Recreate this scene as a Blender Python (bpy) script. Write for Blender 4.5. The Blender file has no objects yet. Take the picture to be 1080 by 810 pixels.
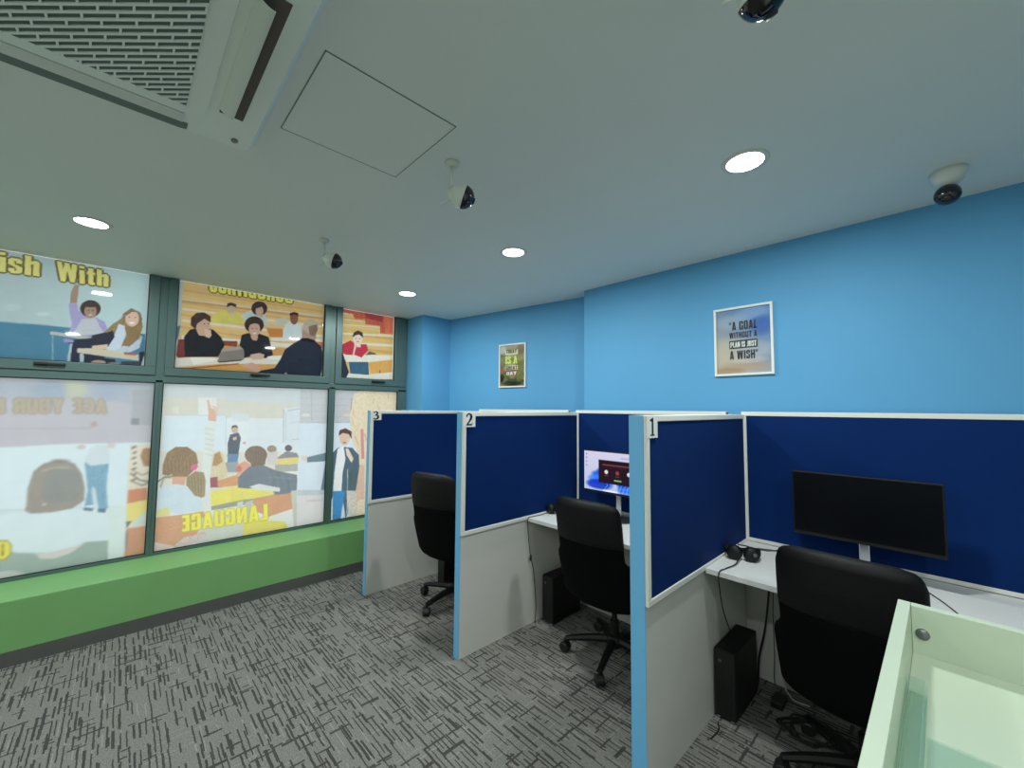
import bpy, bmesh, math, random
import numpy as np
from mathutils import Vector, Matrix

random.seed(7)
S = bpy.context.scene
COL = S.collection
PI = math.pi

# ------------------------------------------------------------------ camera
CAM = Vector((4.1842, -2.8232, 1.5))
YAW, PITCH, ROLL, FPX = 0.80925, 0.06072, 0.00785, 432.8
_fw = Vector((-math.sin(YAW)*math.cos(PITCH), math.cos(YAW)*math.cos(PITCH), math.sin(PITCH)))
_r = Vector((math.cos(YAW), math.sin(YAW), 0)); _u = _r.cross(_fw)
_r2 = _r*math.cos(ROLL) + _u*math.sin(ROLL); _u2 = -_r*math.sin(ROLL) + _u*math.cos(ROLL)
cd = bpy.data.cameras.new('camera'); cd.sensor_width = 36; cd.lens = FPX/1080*36; cd.clip_start = .02
cam = bpy.data.objects.new('camera', cd); COL.objects.link(cam)
m3 = Matrix((_r2, _u2, -_fw)).transposed()
cam.matrix_world = Matrix.Translation(CAM) @ m3.to_4x4()
S.camera = cam

# ------------------------------------------------------------------ light and exposure
S.view_settings.view_transform = 'Standard'; S.view_settings.look = 'None'
S.view_settings.gamma = 1; S.view_settings.use_curve_mapping = False
S.view_settings.exposure = 0.12
S.cycles.use_denoising = True
S.cycles.max_bounces = 10; S.cycles.diffuse_bounces = 6; S.cycles.transparent_max_bounces = 12
LAMP_W = 15.5
LAMP_COL = (0.93, 1.0, 0.97)
DAY = 1.16
w = bpy.data.worlds.new('daylight'); S.world = w; w.use_nodes = True
bg = w.node_tree.nodes['Background']; bg.inputs[0].default_value = (0.985, 1.0, 1.0, 1); bg.inputs[1].default_value = DAY

# ------------------------------------------------------------------ measuring helpers
def onp(px, py, ax, v):
    d = _fw*FPX + _r2*(px-540) - _u2*(py-405)
    t = (v-CAM[ax])/d[ax]
    return CAM + d*t
def lin(c):
    return tuple(((x/255)/12.92 if x/255 <= .04045 else ((x/255+.055)/1.055)**2.4) for x in c)

# ------------------------------------------------------------------ materials
def nt(name):
    m = bpy.data.materials.new(name); m.use_nodes = True
    return m, m.node_tree, m.node_tree.nodes['Principled BSDF']
def mat(name, rgb, rough=.5, metal=0, spec=.5, bump=0, bscale=200, vary=0, vscale=3):
    m, t, b = nt(name)
    c = lin(rgb)
    b.inputs['Base Color'].default_value = (*c, 1)
    b.inputs['Roughness'].default_value = rough; b.inputs['Metallic'].default_value = metal
    b.inputs['Specular IOR Level'].default_value = spec
    tc = t.nodes.new('ShaderNodeTexCoord')
    if bump:
        n = t.nodes.new('ShaderNodeTexNoise'); n.inputs['Scale'].default_value = bscale; n.inputs['Detail'].default_value = 3
        t.links.new(tc.outputs['Object'], n.inputs['Vector'])
        bp = t.nodes.new('ShaderNodeBump'); bp.inputs['Strength'].default_value = bump; bp.inputs['Distance'].default_value = .002
        t.links.new(n.outputs['Fac'], bp.inputs['Height']); t.links.new(bp.outputs['Normal'], b.inputs['Normal'])
    if vary:
        n = t.nodes.new('ShaderNodeTexNoise'); n.inputs['Scale'].default_value = vscale; n.inputs['Detail'].default_value = 4
        t.links.new(tc.outputs['Object'], n.inputs['Vector'])
        mx = t.nodes.new('ShaderNodeMix'); mx.data_type = 'RGBA'
        mx.inputs[6].default_value = (*[x*(1-vary) for x in c], 1); mx.inputs[7].default_value = (*[min(1, x*(1+vary)) for x in c], 1)
        t.links.new(n.outputs['Fac'], mx.inputs[0]); t.links.new(mx.outputs[2], b.inputs['Base Color'])
    return m
M = {}
M['ceiling'] = mat('ceiling_paint', (226, 230, 226), .55, spec=.35, bump=.05, bscale=60, vary=.02)
M['wall'] = mat('blue_paint', (92, 160, 206), .6, spec=.3, bump=.08, bscale=120, vary=.03)
M['wall_white'] = mat('white_paint', (215, 218, 212), .6, bump=.05)
M['green'] = mat('green_paint', (118, 168, 106), .55, spec=.35, bump=.1, bscale=60, vary=.08, vscale=4)
M['skirt'] = mat('skirting_grey', (84, 84, 82), .6, bump=.1, vary=.06)
M['frame'] = mat('window_aluminium', (84, 108, 106), .38, metal=.25, spec=.5)
M['gasket'] = mat('gasket_black', (22, 24, 24), .5)
M['lam'] = mat('white_laminate', (205, 204, 198), .45, vary=.02)
M['lam2'] = mat('desk_laminate', (226, 226, 224), .4, vary=.01)
M['trim'] = mat('white_trim', (222, 222, 214), .5, bump=.05)
M['edge'] = mat('blue_edge_paint', (112, 184, 232), .5, bump=.05)
M['felt'] = mat('navy_felt', (1, 38, 94), .85, spec=.15, bump=.5, bscale=500, vary=.1, vscale=6)
M['sticker'] = mat('sticker_paper', (226, 226, 222), .5)
M['ink'] = mat('ink_black', (12, 12, 14), .5)
M['leather'] = mat('black_leather', (6, 7, 8), .6, spec=.28, bump=.35, bscale=180)
M['mesh'] = mat('black_fabric', (6, 7, 9), .9, spec=.1, bump=.5, bscale=500)
M['plastic'] = mat('black_plastic', (5, 6, 7), .55, spec=.4)
M['screen_off'] = mat('dark_screen', (1, 3, 9), .4, spec=.15)
M['chrome'] = mat('chrome', (190, 192, 195), .2, metal=1)
M['steel'] = mat('brushed_steel', (120, 122, 125), .35, metal=.9)
M['white_plastic'] = mat('white_plastic', (208, 214, 208), .35)
M['white_pl2'] = mat('cassette_plastic', (228, 236, 230), .4, vary=.01)
M['grille_shade'] = mat('grille_shade', (92, 108, 104), .7)  # darker plastic tone, shade behind the grille put into the colour
M['slot'] = mat('outlet_slot', (104, 120, 116), .7)
M['brown_recess'] = mat('brown_recess', (84, 74, 68), .6)
M['blackball'] = mat('camera_black_gloss', (9, 11, 18), .12, spec=.7)
M['poster_frame'] = mat('poster_frame_white', (226, 228, 224), .4)
M['counter'] = mat('counter_laminate', (180, 192, 172), .42, vary=.02)
M['groove'] = mat('ceiling_groove', (122, 134, 128), .8)

def carpet():
    m, t, b = nt('patterned_carpet')
    N, Lk = t.nodes, t.links
    tc = N.new('ShaderNodeTexCoord')
    wob = N.new('ShaderNodeTexNoise'); wob.inputs['Scale'].default_value = 26; wob.inputs['Detail'].default_value = 2
    Lk.new(tc.outputs['Object'], wob.inputs['Vector'])
    def mth(op, a, b_=None, c_=None):
        n = N.new('ShaderNodeMath'); n.operation = op
        for i, v in enumerate((a, b_, c_)):
            if v is None: continue
            if isinstance(v, (int, float)): n.inputs[i].default_value = v
            else: Lk.new(v, n.inputs[i])
        return n.outputs[0]
    sp = N.new('ShaderNodeSeparateXYZ'); Lk.new(tc.outputs['Object'], sp.inputs[0])
    wv = mth('MULTIPLY', mth('SUBTRACT', wob.outputs['Fac'], .5), .007)
    X, Y = mth('ADD', sp.outputs[0], wv), mth('ADD', sp.outputs[1], wv)
    def noise(a, b_, seed):
        c = N.new('ShaderNodeCombineXYZ'); Lk.new(a, c.inputs[0])
        if b_ is not None: Lk.new(b_, c.inputs[1])
        c.inputs[2].default_value = seed
        w_ = N.new('ShaderNodeTexWhiteNoise'); w_.noise_dimensions = '3D'; Lk.new(c.outputs[0], w_.inputs['Vector'])
        return w_.outputs['Value'], w_.outputs['Color']
    def dash(u, v, pitch, length, thr, seed, wmin, wmax):
        vs = mth('DIVIDE', mth('ADD', v, seed*.37), pitch)
        col = mth('FLOOR', vs); fv = mth('FRACT', vs)
        off, _ = noise(col, None, seed)
        us = mth('ADD', mth('DIVIDE', u, length), mth('MULTIPLY', off, 17))
        cell = mth('FLOOR', us); fu = mth('FRACT', us)
        rv, rc = noise(col, cell, seed+3.3)
        s2 = N.new('ShaderNodeSeparateColor'); Lk.new(rc, s2.inputs[0])
        on = mth('LESS_THAN', rv, thr)
        wid = mth('ADD', mth('MULTIPLY', mth('POWER', s2.outputs[1], 3), wmax-wmin), wmin)
        cen = mth('ADD', mth('MULTIPLY', mth('SUBTRACT', s2.outputs[0], .5), .3), .5)
        inv = mth('LESS_THAN', mth('ABSOLUTE', mth('SUBTRACT', fv, cen)), mth('MULTIPLY', wid, .5))
        ln = mth('ADD', mth('MULTIPLY', s2.outputs[2], .5), .5)
        inu = mth('LESS_THAN', fu, ln)
        return mth('MULTIPLY', mth('MULTIPLY', on, inv), inu)
    d1 = dash(X, Y, .022, .21, .70, 1.1, .24, .52)
    d2 = dash(X, Y, .033, .13, .46, 5.7, .18, .40)
    d3 = dash(Y, X, .075, .12, .40, 9.2, .12, .24)
    d4 = dash(Y, X, .025, .045, .05, 12.9, .3, .5)
    dark = mth('MAXIMUM', mth('MAXIMUM', d1, d2), mth('MAXIMUM', d3, d4))
    l1 = dash(Y, X, .045, .30, .30, 21.3, .06, .12)
    l2 = dash(X, Y, .030, .12, .25, 31.3, .12, .2)
    light = mth('MAXIMUM', l1, l2)
    fine = N.new('ShaderNodeTexNoise'); fine.inputs['Scale'].default_value = 150; fine.inputs['Detail'].default_value = 2
    Lk.new(tc.outputs['Object'], fine.inputs['Vector'])
    r1 = N.new('ShaderNodeMix'); r1.data_type = 'RGBA'
    r1.inputs[6].default_value = (*lin((66, 66, 64)), 1); r1.inputs[7].default_value = (*lin((156, 154, 149)), 1); Lk.new(fine.outputs['Fac'], r1.inputs[0])
    r2 = N.new('ShaderNodeMix'); r2.data_type = 'RGBA'; Lk.new(mth('MULTIPLY', light, .32), r2.inputs[0])
    Lk.new(r1.outputs[2], r2.inputs[6]); r2.inputs[7].default_value = (*lin((172, 174, 166)), 1)
    r3 = N.new('ShaderNodeMix'); r3.data_type = 'RGBA'; Lk.new(mth('MULTIPLY', dark, .80), r3.inputs[0])
    Lk.new(r2.outputs[2], r3.inputs[6]); r3.inputs[7].default_value = (*lin((46, 45, 45)), 1)
    Lk.new(r3.outputs[2], b.inputs['Base Color']); b.inputs['Roughness'].default_value = .95; b.inputs['Specular IOR Level'].default_value = .1
    bp = N.new('ShaderNodeBump'); bp.inputs['Strength'].default_value = .4; bp.inputs['Distance'].default_value = .003
    Lk.new(fine.outputs['Fac'], bp.inputs['Height']); Lk.new(bp.outputs['Normal'], b.inputs['Normal'])
    return m
M['carpet'] = carpet()

def glassmat(name, refl, tint, rough=.03):
    m = bpy.data.materials.new(name); m.use_nodes = True; t = m.node_tree; t.nodes.clear()
    o = t.nodes.new('ShaderNodeOutputMaterial'); tr = t.nodes.new('ShaderNodeBsdfTransparent'); g = t.nodes.new('ShaderNodeBsdfGlossy')
    tr.inputs[0].default_value = (*tint, 1); g.inputs['Roughness'].default_value = rough
    fr = t.nodes.new('ShaderNodeFresnel'); fr.inputs['IOR'].default_value = 1.45
    mu = t.nodes.new('ShaderNodeMath'); mu.operation = 'MULTIPLY'; mu.inputs[1].default_value = refl
    t.links.new(fr.outputs[0], mu.inputs[0])
    x = t.nodes.new('ShaderNodeMixShader'); t.links.new(mu.outputs[0], x.inputs[0]); t.links.new(tr.outputs[0], x.inputs[1]); t.links.new(g.outputs[0], x.inputs[2])
    t.links.new(x.outputs[0], o.inputs[0]); return m
M['glass'] = glassmat('pane_glass', .5, (.97, .99, .98))
M['acrylic'] = glassmat('clear_acrylic', .7, (.90, .955, .925), .08)
_t = M['acrylic'].node_tree; _mx = [n for n in _t.nodes if n.type == 'MIX_SHADER'][0]
for l_ in list(_t.links):
    if l_.to_node == _mx and l_.to_socket == _mx.inputs[0]: _t.links.remove(l_)
_mx.inputs[0].default_value = .06
_df = _t.nodes.new('ShaderNodeBsdfDiffuse'); _df.inputs[0].default_value = (.6, .72, .66, 1); _m2 = _t.nodes.new('ShaderNodeMixShader'); _m2.inputs[0].default_value = .10
_out = [n for n in _t.nodes if n.type == 'OUTPUT_MATERIAL'][0]
_t.links.new(_mx.outputs[0], _m2.inputs[1]); _t.links.new(_df.outputs[0], _m2.inputs[2]); _t.links.new(_m2.outputs[0], _out.inputs[0])

def printmat(name, kind):
    m = bpy.data.materials.new(name); m.use_nodes = True; t = m.node_tree; t.nodes.clear()
    o = t.nodes.new('ShaderNodeOutputMaterial'); a = t.nodes.new('ShaderNodeVertexColor'); a.layer_name = 'Col'
    if kind == 'film':
        d = t.nodes.new('ShaderNodeBsdfDiffuse'); tl = t.nodes.new('ShaderNodeBsdfTranslucent'); x = t.nodes.new('ShaderNodeMixShader'); x.inputs[0].default_value = .72
        t.links.new(a.outputs[0], d.inputs[0]); t.links.new(a.outputs[0], tl.inputs[0])
        t.links.new(d.outputs[0], x.inputs[1]); t.links.new(tl.outputs[0], x.inputs[2]); t.links.new(x.outputs[0], o.inputs[0])
    elif kind == 'screen':
        e = t.nodes.new('ShaderNodeEmission'); e.inputs[1].default_value = .95; t.links.new(a.outputs[0], e.inputs[0]); t.links.new(e.outputs[0], o.inputs[0])
    else:
        b = t.nodes.new('ShaderNodeBsdfPrincipled'); b.inputs['Roughness'].default_value = .25; t.links.new(a.outputs[0], b.inputs['Base Color']); t.links.new(b.outputs[0], o.inputs[0])
    return m
M['film'] = printmat('backlit_film', 'film'); M['screen'] = printmat('lit_screen', 'screen'); M['print'] = printmat('poster_print', 'paper')
def emis(name, rgb, s):
    m = bpy.data.materials.new(name); m.use_nodes = True; t = m.node_tree; t.nodes.clear()
    o = t.nodes.new('ShaderNodeOutputMaterial'); e = t.nodes.new('ShaderNodeEmission'); e.inputs[0].default_value = (*rgb, 1); e.inputs[1].default_value = s
    t.links.new(e.outputs[0], o.inputs[0]); return m
M['lens'] = emis('downlight_lens', (.97, 1, 1), 12)

# ------------------------------------------------------------------ mesh helpers
def link(name, bm, m, parent=None, smooth=False, loc=None, bevel=0, seg=2):
    if isinstance(bm, bpy.types.Mesh): me = bm
    else:
        bmesh.ops.recalc_face_normals(bm, faces=bm.faces)
        me = bpy.data.meshes.new(name); bm.to_mesh(me); bm.free()
    if m is not None and not me.materials: me.materials.append(m)
    if smooth: me.polygons.foreach_set('use_smooth', [True]*len(me.polygons))
    o = bpy.data.objects.new(name, me); COL.objects.link(o)
    if parent: o.parent = parent
    if loc: o.location = loc
    if bevel:
        b = o.modifiers.new('bevel', 'BEVEL'); b.width = bevel; b.segments = seg; b.limit_method = 'ANGLE'
    return o
def thing(name, label, cat, loc=(0, 0, 0), rz=0, group=None):
    o = bpy.data.objects.new(name, None); COL.objects.link(o); o.location = loc; o.rotation_euler = (0, 0, rz); o.empty_display_size = .1
    o['label'] = label; o['category'] = cat
    if group: o['group'] = group
    return o
def tag(o, label, cat, group=None):
    o['label'] = label; o['category'] = cat
    if group: o['group'] = group
    return o
def struct(o): o['kind'] = 'structure'; return o
def box(bm, a, b):
    x0, y0, z0 = a; x1, y1, z1 = b
    v = [bm.verts.new(p) for p in [(x0, y0, z0), (x1, y0, z0), (x1, y1, z0), (x0, y1, z0), (x0, y0, z1), (x1, y0, z1), (x1, y1, z1), (x0, y1, z1)]]
    for f in [(0, 3, 2, 1), (4, 5, 6, 7), (0, 1, 5, 4), (1, 2, 6, 5), (2, 3, 7, 6), (3, 0, 4, 7)]: bm.faces.new([v[i] for i in f])
    return v
def BX(*bs):
    bm = bmesh.new()
    for a, b in bs: box(bm, a, b)
    return bm
def prism(bm, pts, z0, z1):
    n = len(pts)
    lo = [bm.verts.new((x, y, z0)) for x, y in pts]; hi = [bm.verts.new((x, y, z1)) for x, y in pts]
    bm.faces.new(lo[::-1]); bm.faces.new(hi)
    for i in range(n): bm.faces.new([lo[i], lo[(i+1) % n], hi[(i+1) % n], hi[i]])
def tube(bm, pts, r, n=8, caps=True):
    pts = [Vector(p) for p in pts]; rings = []
    rr = r if isinstance(r, (list, tuple)) else [r]*len(pts)
    up = None
    for i, p in enumerate(pts):
        d = (pts[min(i+1, len(pts)-1)]-pts[max(i-1, 0)]).normalized()
        if up is None: up = Vector((0, 0, 1)) if abs(d.z) < .9 else Vector((1, 0, 0))
        a = d.cross(up).normalized(); b = a.cross(d).normalized(); up = b
        rings.append([bm.verts.new(p+(a*math.cos(t)+b*math.sin(t))*rr[i]) for t in [2*PI*k/n for k in range(n)]])
    for A, B in zip(rings, rings[1:]):
        for k in range(n): bm.faces.new([A[k], A[(k+1) % n], B[(k+1) % n], B[k]])
    if caps: bm.faces.new(rings[0][::-1]); bm.faces.new(rings[-1])
def curve_pts(ctrl, n=10):
    P = [Vector(c) for c in ctrl]; P = [P[0]*2-P[1]]+P+[P[-1]*2-P[-2]]; out = []
    for i in range(1, len(P)-2):
        for k in range(n):
            t = k/n; a, b, c, d = P[i-1:i+3]
            out.append(.5*((2*b)+(-a+c)*t+(2*a-5*b+4*c-d)*t*t+(-a+3*b-3*c+d)*t**3))
    out.append(P[-2]); return out
def lathe(bm, prof, n=28, mtx=None):
    mtx = mtx or Matrix.Identity(4); rings = []
    for r, z in prof:
        if r < 1e-6: rings.append([bm.verts.new(mtx @ Vector((0, 0, z)))])
        else: rings.append([bm.verts.new(mtx @ Vector((r*math.cos(2*PI*k/n), r*math.sin(2*PI*k/n), z))) for k in range(n)])
    for A, B in zip(rings, rings[1:]):
        for k in range(n):
            a, b = A[k % len(A)], A[(k+1) % n % len(A)]; c, d = B[(k+1) % n % len(B)], B[k % len(B)]
            f = [];
            for v in (a, b, c, d):
                if v not in f: f.append(v)
            if len(f) > 2: bm.faces.new(f)
def loft(bm, rings):
    R = [[bm.verts.new(p) for p in ring] for ring in rings]; n = len(R[0])
    for A, B in zip(R, R[1:]):
        for k in range(n): bm.faces.new([A[k], A[(k+1) % n], B[(k+1) % n], B[k]])
    bm.faces.new(R[0][::-1]); bm.faces.new(R[-1])
def lookm(loc, d, up=(0, 0, 1)):
    z = Vector(d).normalized(); x = Vector(up).cross(z).normalized(); y = z.cross(x)
    return Matrix.Translation(loc) @ Matrix((x, y, z)).transposed().to_4x4()

# ------------------------------------------------------------------ lettering
_tc = {}
def text_geo(s, off=0.0, shear=0):
    """triangles of a word; x, y normalised by the plain word's box"""
    def get(o_):
        k = (s, o_)
        if k in _tc: return _tc[k]
        cu = bpy.data.curves.new('t', 'FONT'); cu.body = s; cu.offset = o_; cu.space_character = 1.12; cu.resolution_u = 4
        ob = bpy.data.objects.new('t', cu); COL.objects.link(ob)
        dg = bpy.context.evaluated_depsgraph_get(); me = bpy.data.meshes.new_from_object(ob.evaluated_get(dg))
        me.calc_loop_triangles()
        V = np.array([v.co[:2] for v in me.vertices]); T = np.array([t.vertices[:] for t in me.loop_triangles])
        bpy.data.objects.remove(ob); bpy.data.curves.remove(cu); bpy.data.meshes.remove(me)
        _tc[k] = (V, T); return _tc[k]
    V0, _ = get(0.0); V, T = get(off)
    lo, hi = V0.min(0), V0.max(0)
    return (V-lo)/(hi-lo), T
def word(bm, s, org, ux, uz, w_, h_, nrm, off=0.0, th=.0008):
    """adds the word as thin raised letters: org = lower left corner"""
    V, T = text_geo(s, off)
    org, ux, uz, nrm = map(Vector, (org, ux, uz, nrm))
    vv = [bm.verts.new(org+ux*(x*w_)+uz*(y*h_)+nrm*th) for x, y in V]
    for t in T:
        try: bm.faces.new([vv[i] for i in t])
        except ValueError: pass

# ------------------------------------------------------------------ printed pictures (vertex coloured grids)
def _r4(a, b, c, d): return [(a, b), (c, b), (c, d), (a, d)]
def _ring(w_, h, t, y0=0.0, k=.10):   # rounded box letter outline, as four overlapping bars with cut corners
    return [[(0, y0+k), (k, y0), (t, y0+.02), (t, y0+h-.02), (k, y0+h), (0, y0+h-k)], [(w_, y0+k), (w_-k, y0), (w_-t, y0+.02), (w_-t, y0+h-.02), (w_-k, y0+h), (w_, y0+h-k)],
            _r4(k, y0, w_-k, y0+.15), _r4(k, y0+h-.15, w_-k, y0+h)]
BLOCK = {
    ' ': (.25, []),
    'i': (.23, [_r4(0, 0, .23, .76), _r4(0, .85, .23, 1)]),
    's': (.48, [[(0, .12), (.1, 0), (.38, 0), (.48, .12), (.48, .34), (.30, .44), (.22, .46), (.22, .56), (.0, .56), (0, .45), (.26, .30), (.26, .14), (.10, .14)], [(0, .50), (.22, .50), (.22, .64), (.48, .62), (.48, .68), (.38, .78), (.1, .78), (0, .68)], _r4(.27, .52, .48, .70), _r4(0, .1, .21, .26)]),
    'h': (.50, [_r4(0, 0, .22, 1), _r4(.28, 0, .50, .70), [(.2, .58), (.5, .58), (.5, .68), (.42, .78), (.32, .78), (.2, .70)]]),
    'n': (.50, [_r4(0, 0, .22, .77), _r4(.28, 0, .50, .70), [(.2, .58), (.5, .58), (.5, .68), (.42, .78), (.32, .78), (.2, .70)]]),
    't': (.36, [_r4(.07, .04, .29, .96), _r4(0, .60, .36, .75), [(.07, .1), (.14, 0), (.36, 0), (.36, .14), (.07, .14)]]),
    'W': (.86, [[(0, 1), (.22, 1), (.33, 0), (.12, 0)], [(.14, 0), (.33, 0), (.50, 1), (.33, 1)], [(.53, 0), (.72, 0), (.53, 1), (.36, 1)], [(.64, 1), (.86, 1), (.74, 0), (.53, 0)]]),
    'c': (.48, [_r4(0, .08, .22, .70)]+[[(0, .1), (.1, 0), (.38, 0), (.48, .1), (.48, .28), (.27, .28), (.27, .14), (.1, .14)], [(0, .66), (.1, .78), (.38, .78), (.48, .68), (.48, .50), (.27, .50), (.27, .64), (.1, .64)]]),
    'o': (.50, _ring(.50, .78, .21)), 'd': (.50, _ring(.50, .78, .21)+[_r4(.29, 0, .50, 1)]),
    'e': (.50, [_r4(0, .08, .21, .70), [(0, .1), (.1, 0), (.40, 0), (.50, .1), (.50, .27), (.29, .27), (.29, .14), (.1, .14)], [(0, .66), (.1, .78), (.40, .78), (.50, .68), (.50, .36), (.29, .36), (.29, .64), (.1, .64)], _r4(.1, .36, .4, .46)]),
    'f': (.34, [_r4(.06, 0, .28, .9), _r4(0, .60, .34, .74), [(.06, .84), (.14, 1), (.34, 1), (.34, .86)]]),
    'A': (.58, [[(0, 0), (.20, 0), (.36, 1), (.16, 1)], [(.58, 0), (.38, 0), (.22, 1), (.42, 1)], _r4(.14, .16, .44, .32)]),
    'C': (.54, [_r4(0, .1, .23, .9), [(0, .1), (.1, 0), (.44, 0), (.54, .1), (.54, .36), (.31, .36), (.31, .16), (.1, .16)], [(0, .88), (.1, 1), (.44, 1), (.54, .9), (.54, .62), (.31, .62), (.31, .84), (.1, .84)]]),
    'G': (.56, [_r4(0, .1, .23, .9), [(0, .1), (.1, 0), (.56, 0), (.56, .50), (.29, .50), (.29, .38), (.34, .38), (.34, .16), (.1, .16)], [(0, .88), (.1, 1), (.46, 1), (.56, .9), (.56, .64), (.33, .64), (.33, .84), (.1, .84)]]),
    'E': (.44, [_r4(0, 0, .23, 1), _r4(0, 0, .44, .18), _r4(0, .82, .44, 1), _r4(0, .43, .40, .59)]),
    'L': (.42, [_r4(0, 0, .23, 1), _r4(0, 0, .42, .18)]),
    'N': (.58, [_r4(0, 0, .20, 1), _r4(.38, 0, .58, 1), [(.1, 1), (.24, 1), (.48, 0), (.36, 0)]]),
    'U': (.56, [_r4(0, .1, .22, 1), _r4(.34, .1, .56, 1), [(0, .12), (.1, 0), (.46, 0), (.56, .12), (.56, .18), (0, .18)]]),
    'O': (.56, _ring(.56, 1, .22)),
    'R': (.56, [_r4(0, 0, .23, 1), _r4(.1, .83, .46, 1), _r4(.33, .52, .56, .92), _r4(.1, .42, .50, .56), _r4(.33, 0, .56, .44)]),
    'Y': (.58, [_r4(.18, 0, .40, .45), [(0, 1), (.22, 1), (.40, .40), (.18, .40)], [(.58, 1), (.36, 1), (.18, .40), (.40, .40)]]),
}
BLOCK.update({'I': (.23, [_r4(0, 0, .23, 1)]), 'T': (.50, [_r4(.14, 0, .36, 1), _r4(0, .82, .50, 1)]), 'H': (.56, [_r4(0, 0, .22, 1), _r4(.34, 0, .56, 1), _r4(.1, .42, .46, .60)]),
    'P': (.54, [_r4(0, 0, .22, 1), _r4(.1, .83, .44, 1), _r4(.32, .46, .54, .93), _r4(.1, .38, .46, .54)]), 'J': (.42, [_r4(.20, .1, .42, 1), _r4(0, 0, .36, .17)]), 'D': (.56, _ring(.56, 1, .22)),
    'S': (.52, [_r4(0, .55, .22, .92), _r4(.1, .84, .44, 1), _r4(.30, .66, .52, .92), [(0, .60), (.22, .52), (.52, .36), (.52, .48), (.22, .66), (0, .70)], _r4(.30, .08, .52, .46), _r4(.08, 0, .44, .16), _r4(0, .08, .22, .34)]),
    '"': (.30, [_r4(0, .68, .11, 1), _r4(.19, .68, .30, 1)])})
def blockword(bm, s_, org, ux, uz, w_, h_, nrm, th):
    org, ux, uz, nrm = map(Vector, (org, ux, uz, nrm)); gap = .09; W_ = sum(BLOCK[c][0]+gap for c in s_)-gap; ox = 0
    for c in s_:
        for p in BLOCK[c][1]: bm.faces.new([bm.verts.new(org+ux*((ox+u)/W_*w_)+uz*(v*h_)+nrm*th) for u, v in p])
        ox += BLOCK[c][0]+gap
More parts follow.
